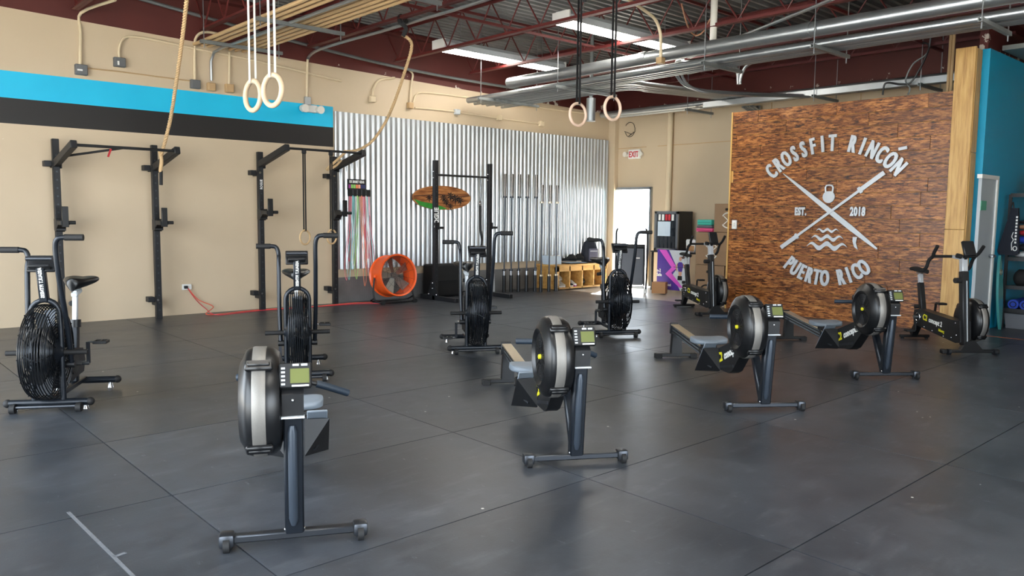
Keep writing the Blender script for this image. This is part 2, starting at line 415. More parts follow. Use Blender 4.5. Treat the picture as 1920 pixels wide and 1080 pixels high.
# entrance wall, shopfront wall and right wall (behind the camera), with their open bays
b = MB()
for ya, yb, za, zb in ((YF-.2, -.75, -.2, 4.5), (3.45, 4.3, -.2, 4.5), (9.2, YA+.2, -.2, 4.5), (-.75, 3.45, 3.4, 4.5), (4.3, 9.2, 3.4, 4.5)): b.box((XL-.1, (ya+yb)/2, (za+zb)/2), (.2, yb-ya, zb-za))
struct(b.build('wall_entrance', 'wall_beige'))
b = MB()
for xa, xb, za, zb in ((XL-.2, -.6, -.2, 4.5), (5.0, XR+.2, -.2, 4.5), (-.6, 5.0, -.2, .2), (-.6, 5.0, 3.0, 4.5)): b.box(((xa+xb)/2, YF-.1, (za+zb)/2), (xb-xa, .2, zb-za))
struct(b.build('wall_front', 'wall_beige'))
struct(MB().box((XR+.1, .1, 2.15), (.2, 7.2, 4.7)).build('wall_right', 'wall_beige'))
# blue office wall behind the post
b = MB().box(((11.17+XR)/2, YB+.06, 1.72), (XR-11.17, .12, 3.75)); wbl = struct(b.build('wall_office', 'wall_blue'))
b = MB().box((13.2, YB+.05, 4.2), (9.6, .34, .5)).box((14.6, YB+.09, 3.85), (6.8, .1, .5)); struct(b.build('trim_3', 'red_flaking'))
# roof deck with ribs along x
b = MB(); prof = []; y = YF-.2
while y < YA+.3: prof += [(y, ZD), (y+.045, ZD), (y+.06, ZD+.045), (y+.135, ZD+.045), (y+.15, ZD)]; y += .152
r0 = [b.bm.verts.new((XL-.2, a, z)) for a, z in prof]; r1 = [b.bm.verts.new((XR+.2, a, z)) for a, z in prof]
for i in range(len(prof)-1):
    try: b.bm.faces.new((r0[i], r0[i+1], r1[i+1], r1[i]))
    except ValueError: pass
b.box((6.7, 4, ZD+.12), (17, 16, .06)); struct(b.build('ceiling', 'deck', ang=20))

# plank partition: carrier panel and single planks
PY0, PY1, PZ = 3.77, 6.95, 3.085
pw = struct(MB().box((XP+.075, (PY0+PY1)/2, PZ/2), (.12, PY1-PY0, PZ)).build('wall_partition', 'pine'))
rows = 17; ph = PZ/rows; pm = {}
for r in range(rows):
    y = PY0 - random.uniform(.1, 1.1)
    while y < PY1:
        L = 1.22; ya, yb = max(y, PY0), min(y+L, PY1)
        if yb-ya > .04:
            k = round(yb-ya, 2)
            if k not in pm: pm[k] = MB().box((0, 0, 0), (.014, (yb-ya)-.003, ph-.003), bev=.0025).mesh('plank', 'torched')
            put('plank', pm[k], pw, (XP+.008+random.uniform(-.0012, .0012), (ya+yb)/2, ph*(r+.5)))
        y += L
MB().box((XP+.065, PY1+.012, PZ/2), (.14, .024, PZ)).build('edge_trim', 'pine', pw)
# wooden post
post = MB().box((XP+.08, 3.65, 1.79), (.14, .21, 3.58)).build('post', 'post_wood')
tag(post, 'tall square post clad in pale yellow boards at the end of the plank wall', 'post')
for za, zb in ((0, 1.33), (1.335, 3.6)):
    MB().box((XP-.012, 3.65, (za+zb)/2), (.035, .235, zb-za), bev=.004).build('front_board', 'post_wood', post)
for za, zb in ((0, 2.3), (2.305, 3.58)):
    MB().box((XP+.09, 3.54, (za+zb)/2), (.19, .03, zb-za), bev=.004).build('side_board', 'post_wood', post)
# office door in the blue wall
xd0, xd1, zd = 10.98, 11.62, 1.985
xd0 = 11.08
d2 = struct(MB().box(((xd0+xd1)/2, YB-.01, zd/2), (xd1-xd0, .04, zd)).build('door_2', 'door_grey'))
b = MB().box((xd1+.03, YB-.02, zd/2), (.06, .06, zd)).box(((xd0+xd1)/2, YB-.02, zd+.02), (xd1-xd0+.12, .06, .05)); b.build('door_frame', 'white', d2)
MB().box((11.18, YB-.034, 1.64), (.2, .008, .12)).build('door_sign', 'green_sign', d2)
b = MB().cyl((xd1-.08, YB-.03, .99), (xd1-.08, YB-.1, .99), .02).cyl((xd1-.08, YB-.1, .99), (xd1-.2, YB-.1, .99), .014); b.build('door_handle', 'steel', d2)

# corrugated cladding on the left wall: single sheets
CX0, CX1, CZ0, CZ1, PER = 6.36, 12.9, .545, 3.045, .100
clad = struct(MB().box(((CX0+CX1)/2, YA-.005, (CZ0+CZ1)/2), (CX1-CX0, .008, CZ1-CZ0)).build('wall_cladding', 'galv_dull'))
SW = PER*8; ns = math.ceil((CX1-CX0)/SW)
for i in range(ns):
    b = MB(); xa = CX0+i*SW; xb = min(xa+SW+.01, CX1); n = max(2, int((xb-xa)/PER*10)); lo = []; hi = []
    for k in range(n+1):
        x = xa+(xb-xa)*k/n; yy = YA-.024-.013*math.sin(2*math.pi*(x-CX0)/PER)-(.003 if i % 2 else 0)
        lo.append(b.bm.verts.new((x, yy, CZ0))); hi.append(b.bm.verts.new((x, yy, CZ1-random.uniform(0, .006)*0)))
    for k in range(n): b.bm.faces.new((lo[k], lo[k+1], hi[k+1], hi[k]))
    b.build('corrugated_sheet', 'zinc', clad, ang=80)
for i in range(5):
    xa = CX0+i*1.22; xb = min(xa+1.21, 12.2)
    MB().box(((xa+xb)/2, YA-.006, .21), (xb-xa, .008, .41)).build('diamond_plate', 'diamond', clad)

# ------------------------------------------------------------------ roof steel, lights, pipes
JZ = 3.91
joists = [2.68+1.568*k for k in range(-2, 8)]
ORD = ['', 'first', 'second', 'third', 'fourth', 'fifth', 'sixth', 'seventh', 'eighth', 'ninth', 'tenth', 'eleventh']
def make_joist(x, n):
    t = thing('roof_joist', f'dark red open web roof joist, {ORD[n]} counted from the back wall', 'joist', (x, 0, 0), 0, 'roof joists')
    ya, yb = YF, YA+.05
    if x > 11.2: ya = YB
    b = MB()
    for s in (-1, 1): b.box((s*.022, (ya+yb)/2, ZD-.025), (.04, yb-ya, .008)).box((s*.006, (ya+yb)/2, ZD-.045), (.006, yb-ya, .045))
    b.build('top_chord', 'red_steel', t)
    b = MB(); yl = yb-.25
    for s in (-1, 1): b.box((s*.022, (ya+yl)/2, JZ+.004), (.04, yl-ya, .008)).box((s*.006, (ya+yl)/2, JZ+.025), (.006, yl-ya, .045))
    b.build('bottom_chord', 'red_steel', t)
    pts = []; y = yb; k = 0
    while y > ya: pts.append((0, y, (ZD-.04 if k % 2 == 0 else JZ+.03))); y -= .33; k += 1
    b = MB()
    for p, q in zip(pts[:-1], pts[1:]): b.cyl(p, q, .011, n=6)
    b.build('web', 'red_steel', t); return t
for i, x in enumerate(joists): make_joist(x, len(joists)-i)
for yy, zz in ((9.2, ZD-.07), (6.6, ZD-.07), (8.1, JZ+.05), (4.2, ZD-.07), (4.6, JZ+.05)):
    o = MB().box((5.6, yy, zz), (14.4, .035, .035)).build('bridging_bar', 'red_steel')
    tag(o, 'thin dark red bridging bar running across the roof joists', 'steel bar', 'joist bridging')

def make_light():
    t = thing('strip_light', '', 'ceiling light')
    b = MB().prism([(-.15, 0), (-.155, .08), (-.10, .14), (.10, .14), (.155, .08), (.15, 0)], yz, -1.33, 1.33); b.build('housing', 'light_grey', t)
    for s in (-1, 1): MB().prism([(-.158, -.014), (-.158, .13), (.158, .13), (.158, -.014)], yz, s*1.33-.012, s*1.33+.012).build('end_cap', 'white', t)
    MB().box((0, 0, -.006), (2.62, .28, .018), bev=.006).build('lamp_cover', 'tube_light', t, 'glowing white cover')
    for s in (-1, 1): MB().cyl((s*.9, 0, .14), (s*.9, 0, ZD-4.0), .006, n=6).build('hanger_wire', 'steel', t)
    return t
l1 = make_light(); l1.location = (8.82, 9.99, 4.0); l1['label'] = 'long white strip light above the conduit rack, toward the corrugated wall'
l2 = dup(l1, (8.95, 7.48, 4.0), 0, 'long white strip light just above the black ring straps')
for p, lb in (((2.0, 3.5, 4.0), 'strip light added out of view near the entrance bays'), ((8.0, 1.6, 4.0), 'strip light added out of view over the open floor before the shopfront'), ((2.2, .6, 4.0), 'strip light added out of view by the shopfront window')): dup(l1, p, 0, 'long white ' + lb)  # extra unseen fixtures, added to help light the room

def pipe(name, pts, r, m, label, cat='pipe', group=None, n=10):
    return tag(MB().tube(pts, r, n).build(name, m), label, cat, group)
# galvanised conduit rack running from the left wall across the room
GZ = 3.5
rack = [(8.70, 3.60, .085, 'thick galvanised duct pipe, the fattest of the overhead conduit rack'), (8.90, 3.47, .05, None), (9.03, 3.46, .036, None), (9.13, 3.45, .03, None), (9.22, 3.45, .03, None),
        (9.31, 3.45, .036, None), (9.42, 3.46, .045, None), (9.55, 3.46, .05, None), (9.68, 3.45, .03, None), (9.78, 3.45, .03, None)]
for i, (x, z, r, lb) in enumerate(rack):
    ye = 11.1 if i else 9.7
    pipe('conduit', ([(x, ye-.1*(i % 3), z-.02), (x, 6, z), (x, 3.0, z), (x, -2.8, z)] if i < 5 else smooth([(x, ye-.1*(i % 3), z-.02), (x, 8.2+.09*(i-5), z), (x, 7.85+.09*(i-5), z), (x+.05, 7.72+.09*(i-5), z), (x+.2, 7.65+.09*(i-5), z), (x+.5, 7.64+.09*(i-5), z), (12.2, 7.62+.09*(i-5), 3.535)], 4)), min(r, .036) if i >= 5 else r, 'galv', lb or f'galvanised conduit, {ORD[i]} from the thick duct pipe in the overhead rack', 'conduit', None if lb else 'rack conduits', 14)
    if i == 0:
        for yy in (6.95, 4.6, 2.4): MB().cyl((x, yy-.06, z), (x, yy+.06, z), r+.006, n=20).build('pipe_coupling', 'galv', bpy.data.objects[-1] if False else COL.objects[-1])
def strut(x0, x1, y, z, zt, label, grp='strut hangers'):
    t = thing('strut_hanger', label, 'hanger', (0, y, 0), 0, grp)
    MB().prism([(-.022, 0), (.022, 0), (.022, .042), (.012, .042), (.012, .008), (-.012, .008), (-.012, .042), (-.022, .042)], lambda a, b, d: (d, a, z+b), x0, x1).build('strut_channel', 'galv_dull', t)
    for x in (x0+.05, x1-.05): MB().cyl((x, 0, z-.06), (x, 0, zt), .007, n=6).build('threaded_rod', 'steel', t)
for i, yy in enumerate((10.3, 8.5, 5.9, 4.45, 2.75)): strut(8.55, 9.95 if yy > 8 else 9.45, yy, GZ-.135, ZD, f'grey strut channel under the galvanised conduit rack, {ORD[i+1]} from the corrugated wall', 'conduit rack hangers')
# second rack in front of the back wall
for i, (x, z, r) in enumerate(((12.32, 3.50, .055), (12.45, 3.47, .03), (12.55, 3.47, .03), (12.68, 3.52, .045))):
    pipe('conduit', [(x, 10.9, z), (x, 3.7, z)], r, 'galv', f'galvanised conduit above the back wall, {ORD[4-i]} out from that wall', 'conduit', 'back wall conduits', 12)
o = MB().box((12.15, 6.0, 3.44), (.12, 4.6, .1), bev=.004).build('cable_trunking', 'galv'); tag(o, 'long square galvanised cable trunking above the plank wall', 'trunking')
for i, yy in enumerate((8.6, 6.2, 4.6)): strut(12.0, 12.85, yy, 3.36, ZD, f'strut channel by the back wall, {ORD[3-i]} counted from the wooden post', 'back wall hangers')
# tan pipes near the left wall
for i in range(9):
    x = 4.18+.098*i; steel = i == 3
    y1 = 11.16-.02*(i % 2)
    pts = [(x, y1, 3.74), (x, 8, 3.74), (x, -1.5, 3.74)]
    if steel: pts = [(4.42, YA-.02, 2.98+.3), (4.42, YA-.03, 3.55), (4.43, YA-.12, 3.66), (4.47, 10.9, 3.70), (4.47, -1.5, 3.70)]
    pipe('tan_pipe' if not steel else 'silver_conduit', pts, .024 if not steel else .02, 'tan_paint' if not steel else 'galv', f'tan painted overhead pipe, {ORD[9-i]} of its flat row counted from the slanted climbing rope' if not steel else 'silver conduit lying among the tan overhead pipes', 'pipe', None if steel else 'tan overhead pipes', 8)
for i, yy in enumerate((10.6, 8.9, 6.9)): strut(4.05, 5.2, yy, 3.66, ZD, f'strut channel under the tan pipes, {ORD[i+1]} from the beige wall', 'tan pipe hangers')
# conduits and boxes on the left wall
def wallpipe(px, r, m, label, off=.03, grp='left wall conduits', first=None, n=4):
    pts = [A(x, y, off) for x, y in px]
    if first: pts = [Vector(first)] + pts
    return pipe('surface_conduit', smooth(pts, n), r, m, label, 'conduit', grp, 8)
wallpipe([(152, 24), (151, 60), (150, 122)], .019, 'beige_paint', 'beige conduit dropping straight to the grey switch box above the cyan band', first=(3.0, 10.5, 3.99), grp=None)
wallpipe([(224, 108), (223, 90), (232, 72), (252, 69), (300, 77), (390, 96), (470, 112), (640, 152)], .017, 'beige_paint', 'beige conduit bending up from a grey box and running under the red steel', grp=None)
wallpipe([(250, -6), (440, 48), (640, 101), (770, 131), (900, 155), (1010, 172)], .024, 'galv_dull', 'long grey conduit running along the red steel band above the left wall', off=.12, grp=None)
wallpipe([(365, 150), (365, 95), (368, 70), (385, 60), (420, 66)], .019, 'beige_paint', 'beige conduit hooking over to the tan pipes from a grey box', grp=None)
wallpipe([(429, 160), (430, 128), (430, 98)], .017, 'beige_paint', 'short straight beige conduit between a wall box and the tan pipes', grp=None)
wallpipe([(163, 128), (230, 135), (320, 147), (358, 152)], .008, 'tan_paint', 'thin cable running between two grey boxes above the cyan band', off=.015, grp=None)
wallpipe([(575, 185), (576, 130), (577, 112)], .019, 'beige_paint', 'beige conduit rising from the emergency light and bending toward the roof', grp=None)
pipe('ceiling_conduit', smooth([A(577, 112, .03), A(581, 104, .06), onZ(600, 92, 3.82), onZ(655, 75, 3.85), onZ(720, 57, 3.87), onZ(800, 33, 3.87), onZ(900, 3, 3.87), (5.75, 4, 3.87), (5.75, -1, 3.87)], 3), .022, 'galv', 'silver conduit hung beneath a red joist near the climbing rope', 'conduit', None, 8)
wallpipe([(698, 180), (701, 165), (712, 150), (740, 146)], .019, 'beige_paint', 'beige conduit arching from a wall box behind the slanted climbing rope', grp=None)
wallpipe([(769, 192), (771, 160), (774, 140), (768, 132)], .017, 'beige_paint', 'beige conduit dropping to the first box of the row over the cladding', grp=None)
wallpipe([(778, 202), (850, 209), (930, 221), (1012, 232)], .013, 'beige_paint', 'thin beige conduit linking the row of boxes above the corrugated cladding', off=.02, grp=None)
wallpipe([(775, 192), (780, 178), (800, 174), (880, 183)], .013, 'beige_paint', 'thin beige conduit curving up to the conduit rack over the cladding', off=.02, grp=None)
wallpipe([(900, 187), (1000, 200), (1095, 212)], .016, 'beige_paint', 'pale straight conduit below the conduit rack near the room corner', off=.03, grp=None)
def wbox(x, y, w, h, m, label, d=.07):
    p = A(x, y, d/2); o = MB().box(p, (w, d, h), bev=.006).build('electrical_box', m); tag(o, label, 'electrical box')
    MB().box(p+Vector((0, -d/2-.003, 0)), (w*.86, .008, h*.86), bev=.002).build('cover_plate', m, o); return o
o = wbox(152, 131, .14, .13, 'box_grey', 'grey electrical box above the cyan band at the foot of a straight conduit'); MB().box(A(150, 131, .082), (.06, .01, .02)).build('box_label', 'white', o)
o = wbox(224, 117, .14, .12, 'box_grey', 'grey switch box under a conduit that bends sharply sideways'); MB().box(A(222, 118, .082), (.02, .015, .05)).build('switch_lever', 'white', o)
wbox(366, 158, .13, .12, 'box_grey', 'dark grey electrical box just above the cyan band behind the hanging rope')
wbox(396, 163, .11, .11, 'tan_paint', 'tan box joined by a short pipe to its twin, nearer the dark grey box')
wbox(430, 166, .12, .12, 'tan_paint', 'tan box under a short straight beige conduit')
wbox(698, 186, .1, .1, 'beige_paint', 'pale box under an arched conduit behind the slanted climbing rope')
wbox(769, 198, .1, .1, 'tan_paint', 'tan box at the start of the conduit row above the cladding')
wbox(857, 210, .1, .09, 'light_grey', 'light grey box in the thin conduit row above the cladding')
wbox(936, 221, .1, .1, 'beige_paint', 'beige box in the thin conduit row above the cladding')
wbox(1015, 232, .1, .1, 'beige_paint', 'beige box that ends the conduit row near the corner')
# emergency light
p = A(580, 204, .05); t = thing('emergency_light', 'white twin-head emergency light on the cyan band', 'emergency light', p)
MB().box((0, 0, 0), (.24, .08, .11), bev=.01).build('housing', 'white', t)
for s in (-1, 1): MB().cyl((s*.13, -.02, -.005), (s*.13, -.13, -.015), .05, .06, 16).build('lamp_head', 'offwhite', t)
MB().box((-.02, .02, .12), (.1, .05, .12), bev=.005).build('junction_box', 'galv', t)
# looping conduits by the ceiling, vent stub and white pipe drop
pipe('looped_conduit', smooth([(8.9, 6.45, 3.545), (9.15, 6.7, 3.60), (9.3, 6.85, 3.6), (9.4, 6.9, 3.45), (9.6, 6.85, 3.32), (10.1, 6.7, 3.28), (12.08, 6.4, 3.41)], 5), .024, 'galv', 'silver conduit looping down in a hook from the rack toward the back wall', 'conduit', None)
pipe('looped_conduit', smooth([(9.03, 6.3, 3.52), (9.2, 6.6, 3.58), (9.33, 6.78, 3.6), (9.43, 6.83, 3.43), (9.63, 6.78, 3.29), (10.1, 6.6, 3.24), (12.08, 6.3, 3.38)], 5), .02, 'galv', 'slimmer silver conduit looping down beside the hooked one', 'conduit', None)
pipe('bent_conduit', smooth([onX(1288, 137, 9.9), onX(1340, 125, 10.1), onX(1372, 122, 10.3), onX(1383, 135, 10.4), onX(1385, 158, 10.4)], 5), .03, 'galv', 'silver conduit bending over and down above the vertical pipe cluster', 'conduit', None)
pipe('bent_conduit', smooth([onX(1408, 118, 10.4), onX(1396, 128, 10.4), onX(1389, 145, 10.4), onX(1388, 158, 10.4)], 5), .022, 'galv', 'silver conduit curving up from the vertical pipe cluster', 'conduit', None)
for i in range(5):
    x = 1406+i*4.4; p0 = onX(x, 210, 12.9); p1 = onX(x, 170, 12.9); p1.z = 3.42
    pipe('vertical_conduit', smooth([(p0.x, p0.y, .9), (p0.x, p0.y, 3.25), (p0.x-.03, p0.y, 3.36), (p0.x-.25, p0.y, 3.42)], 4), .02, 'galv', 'shiny vertical conduit in the cluster dropping behind the plank wall', 'conduit', 'vertical conduit cluster')
p = onZ(1108, 205, 3.22)
t = thing('vent_stub', 'short fat galvanised pipe stub hanging below the conduit rack between the wooden rings', 'pipe', (p.x, p.y, 0))
b = MB().lathe([(.075, 3.02), (.075, 3.4)], (0, 0, 0), (0, 0, 1), 24); b.build('duct_body', 'galv', t); MB().torus((0, 0, 3.03), (0, 0, 1), .075, .006).build('duct_rim', 'galv', t)
MB().cyl((0, 0, 3.4), (0, 0, ZD), .03).build('riser', 'galv_dull', t)
p = onZ(1337, 75, 3.75)
pipe('white_pipe_drop', [(p.x, p.y, 3.72), (p.x, p.y, ZD)], .045, 'offwhite', 'white plastic pipe ending in mid-air under the roof deck', 'pipe', None, 16)
for dx in (0, .07):
    pipe('silver_conduit', [onZ(1290+dx*60, 108, 3.68), onZ(1560+dx*60, -2, 3.75)], .016, 'galv', 'thin straight silver conduit, one of a close pair rising above the thick duct pipe', 'conduit', 'paired thin conduits', 8)
pts = smooth([onX(1186, -4, 8.6), onX(1200, 25, 8.65), onX(1212, 45, 8.7), onX(1211, 80, 8.75), onX(1206, 118, 8.8), onX(1204, 134, 8.8)], 5)
pts = smooth([(7.5, 6.35, 4.1), (8.0, 6.4, 4.02), (8.25, 6.42, 3.95), (8.36, 6.42, 3.8), (8.38, 6.42, 3.6), (8.38, 6.42, 3.5)], 5)
o = pipe('drop_conduit', pts, .02, 'beige_paint', 'beige conduit bending down to a small tan box beside the black ring straps', 'conduit', None)
MB().box((8.38, 6.42, 3.46), (.09, .09, .08), bev=.006).build('end_box', 'tan_paint', o)
p = [onZ(1278, 8, 4.1), onZ(1290, 50, 4.0), onZ(1303, 66, 3.95), onZ(1318, 60, 3.95), onZ(1332, 35, 4.05)]
pipe('hanging_cable', smooth(p, 6), .011, 'cloth_tan', 'salmon coloured cable drooping between two roof joists', 'cable', None, 6)
# beige pipe on back wall and small things there
p = B(1255, 300, .06); pipe('vertical_pipe', [(p.x, p.y, .5), (p.x, p.y, 3.5)], .055, 'beige_paint', 'beige painted vertical pipe on the back wall right of the exit door', 'pipe', None, 16)
p = B(1190, 289, .04); t = thing('exit_sign', 'white exit sign with red lettering above the bright doorway', 'sign', p)
MB().box((0, 0, 0), (.06, .30, .19), bev=.008).build('sign_box', 'white', t)
put_text('sign_lettering', text_mesh('EXIT', .17, .006, 'sign_red', .72, .004, 'CENTER'), (0, -1, 0), (0, 0, 1), (-.034, 0, -.062), t)
for s in (-1, 1): MB().cyl((-.01, s*.19, .0), (-.09, s*.2, .0), .045, .055).build('lamp_head', 'offwhite', t)
p = B(1181, 243, .02); pts = [p+Vector((0, .14*math.cos(a)*random.uniform(.9, 1.05), .15*math.sin(a))) for a in np.linspace(.6, 6.1, 24)]
pipe('coiled_wire', pts + [p+Vector((0, -.05, -.1)), p+Vector((-.01, .02, -.13)), p+Vector((-.01, -.12, -.06))], .006, 'satin_black', 'thin dark wire coiled in a ring on the back wall above the exit sign', 'wire', None, 6)
# dangling wires above plank wall
pipe('dangling_cable', smooth([onX(1560, 175, 12.0), onX(1655, 178, 12.0), onX(1658, 160, 12.0), onX(1666, 155, 12), onX(1690, 158, 12.0), onX(1712, 150, 12.0), onX(1742, 90, 12), onX(1728, 80, 12)][1:], 5), .014, 'satin_black', 'dark cable dangling in a loop above the plank wall', 'cable', None, 8)
pipe('dangling_cable', smooth([onX(1702, 178, 12.0), onX(1706, 165, 12.0), onX(1698, 150, 12.0), onX(1712, 120, 12.0), onX(1738, 100, 12.0), onX(1745, 70, 12)], 5), .012, 'galv_dull', 'grey flexible cable dangling above the plank wall', 'cable', None, 8)
for i, x in enumerate((1780, 1786)):
    p0 = onX(x, 165, 11.6); pipe('riser_pipe', [(p0.x, p0.y+.02, 2.2), (p0.x, p0.y+.02, ZD)], .02, 'tan_paint', 'brown vertical pipe rising behind the plank wall beside the post', 'pipe', 'brown riser pipes', 8)
# white switch plate on plank wall
p = onX(1377, 421, XP-.012); o = MB().box(p, (.03, .085, .14), bev=.008).build('light_switch', 'white'); tag(o, 'white light switch box on the left edge of the plank wall', 'switch')
MB().box(p+Vector((-.018, 0, 0)), (.012, .03, .06), bev=.003).build('rocker', 'offwhite', o)
# soffit bits over the blue wall
o = MB().box((12.9, YB-.17, 3.66), (2.6, .34, .06)).box((12.9, YB-.33, 3.72), (2.6, .03, .16)).build('pipe_shelf', 'galv_dull'); tag(o, 'grey metal ledge above the blue wall', 'ledge')

# ------------------------------------------------------------------ wall sign on planks
sg = thing('logo_sign', 'brushed silver gym emblem of crossed barbell and surfboard with arched lettering on the plank wall', 'sign', (XP-.012, 5.31, 1.5))
SX = -.012
def on_sign(poly, name, d=.02, lift=0.0, lab=None):
    return MB().prism(poly, lambda a, b, e: (-lift-e, -a, b), 0, d).build(name, 'silver_paint', sg, lab)
def fat_letter(ch, size):
    me = text_mesh(ch, size, .022, 'silver_paint', .50, .006, 'CENTER')
    bm = bmesh.new()
    for dx in (-.010, -.0035, .0035, .010):
        m2 = me.copy(); m2.transform(Matrix.Translation((dx, 0, dx*.01))); bm.from_mesh(m2)
    bm.to_mesh(me); bm.free(); return me
def arc_text(txt, cx, cz, rad, a_start, a_end, size, up_out, name='letter'):
    n = len(txt)
    for i, ch in enumerate(txt):
        if ch == ' ': continue
        a = R(a_start + (a_end-a_start)*i/(n-1))
        px, pz = cx+rad*math.cos(a), cz+rad*math.sin(a)
        if up_out: up = Vector((0, -math.cos(a), math.sin(a))); right = Vector((0, -math.sin(a), -math.cos(a)))
        else: up = Vector((0, math.cos(a), -math.sin(a))); right = Vector((0, math.sin(a), math.cos(a)))
        me = fat_letter('O' if ch == 'Ó' else ch, size)
        put_text(name, me, right, up, (-.012, -px, pz), sg)
        if ch == 'Ó':
            c = Vector((-.012, -px, pz)) + up*(size*.86) + right*.02
            MB().bar(c-(right*.03+up*.0), c+(right*.045+up*.08), .022, .04, up=up).build('accent', 'silver_paint', sg)
# sign-local: a = along wall to the right (=-y), b = height above 1.5
arc_text('CROSSFIT RINCÓN', 0.0, -.32, 1.23, 133.8, 46.2, .325, True)
arc_text('PUERTO RICO', -.018, .01, 1.02, 232.7, 307.3, .315, False)
put_text('est_lettering', text_mesh('EST.', .15, .02, 'silver_paint', .62, .009, 'CENTER'), (0, -1, 0), (0, 0, 1), (-.01, .434, .0), sg)
put_text('year_lettering', text_mesh('2018', .16, .02, 'silver_paint', .62, .009, 'CENTER'), (0, -1, 0), (0, 0, 1), (-.01, -.408, .0), sg)
def dirpoly(p, q, prof):     # prof: (t, half width)
    p = Vector((p[0], p[1])); q = Vector((q[0], q[1])); d = q-p; n = Vector((-d.y, d.x)).normalized()
    return [tuple(p+d*t+n*w) for t, w in prof] + [tuple(p+d*t-n*w) for t, w in reversed(prof)]
on_sign(dirpoly((-.735, .61), (.70, -.455), [(0, .003), (.08, .014), (.25, .026), (.5, .036), (.75, .036), (.93, .022), (1, .012)]), 'surfboard_emblem', .02)
on_sign([(.36, -.30), (.42, -.30), (.405, -.38), (.44, -.475), (.385, -.44), (.36, -.36)], 'fin_emblem', .02)
on_sign(dirpoly((-.715, -.49), (.745, .58), [(0, .030), (.155, .030), (.157, .042), (.175, .042), (.177, .018), (.77, .018), (.772, .046), (.795, .046), (.797, .030), (1, .030)]), 'barbell_emblem', .024, .004)
ko = [(.085*math.cos(a), .31+.085*math.sin(a)) for a in np.linspace(R(-130), R(310), 30)][:-1]
kb = [(-.017+.088*math.cos(a), .26+.088*math.sin(a)) for a in np.linspace(R(118), R(422), 26)]
on_sign(kb, 'kettlebell_emblem', .02)
MB().tube([(-.01, .017-a, .27+b_) for a, b_ in ((-.05, .06), (-.058, .12), (-.04, .15), (0, .155), (.04, .15), (.058, .12), (.05, .06))], .014, 8).build('kettlebell_handle', 'silver_paint', sg)
for wv, (zc, hw, amp) in enumerate(((-.218, .165, .018), (-.325, .235, .026), (-.44, .30, .034))):
    up_, lo_ = [], []
    for i in range(41):
        u = i/40; a = -hw+2*hw*u; w = (.016+.008*wv)*min(1, 4*u, 4*(1-u))+.002
        z = zc+amp*math.sin(u*5.2*math.pi-.4); up_.append((a-.015, z+w)); lo_.append((a-.015, z-w))
    on_sign(up_+list(reversed(lo_)), 'wave_emblem', .016)

# ------------------------------------------------------------------ rowing machines
def fan_drum(t, c, RR, y0, y1, clips, front=-1, hubm='yellow', vents=True):
    """flywheel cage around the y axis: c=(u,z), spans y0..y1, outer vented face on the y1 side when y1>y0"""
    cx, cz = c; w = y1-y0; ax = (0, 1 if w > 0 else -1, 0); w = abs(w); base = (cx, y0, cz)
    prof = [(.03, .004), (RR*.72, .0), (RR*.90, .012), (RR*.985, w*.22), (RR, w*.34), (RR, w*.70), (RR*.975, w*.80), (RR*.93, w*.86), (RR*.80, w*.93), (RR*.74, w*.985), (RR*.70, w), (RR*.66, w*.97), (RR*.60, w*.90), (RR*.2, w*.88), (.03, w*.9)]
    h = MB().lathe(prof, base, ax, 48).build('flywheel_cage', 'gloss_black', t)
    MB().lathe([(RR+.0005, w*.37), (RR+.003, w*.39), (RR+.003, w*.66), (RR+.0005, w*.68)], base, ax, 64).build('perforated_band', 'perforated', h, 'silver perforated band')
    y_ = lambda k: y0+k*(y1-y0)
    for a in clips:
        m = Matrix.Rotation(-R(a), 3, 'Y'); p = Vector((cx, y_(.52), cz)) + Vector((math.cos(R(a)), 0, math.sin(R(a))))*(RR+.008)
        MB().box(p, (.022, w*.62, .05), m, .006).box(p+m @ Vector((.012, 0, 0)), (.012, w*.5, .02), m, .004).build('band_clip', 'gloss_black', h)
    if vents:
        yv = y_(.905)
        for a0 in (90, 270):
            b = MB()
            for k in range(9):
                r = RR*(.22+.042*k); b.tube(arc((cx, yv, cz), r, a0-24, a0+24, 8), .0028, 5)
            b.build('vent_grille', 'dark_steel', h)
        b = MB()
        for k in range(20):
            a = 2*math.pi*k/20; d = Vector((math.cos(a), 0, math.sin(a)))
            b.bar(Vector((cx, y_(.895), cz))+d*.04, Vector((cx, y_(.895), cz))+d*RR*.58, .006, .004, up=(0, 1, 0))
        b.build('fan_spokes', 'satin_black', h)
    MB().lathe([(.016, 0), (.014, .012), (.002, .016)], (cx, y_(.9), cz), ax, 16).build('hub_cap', hubm, h)
    return h
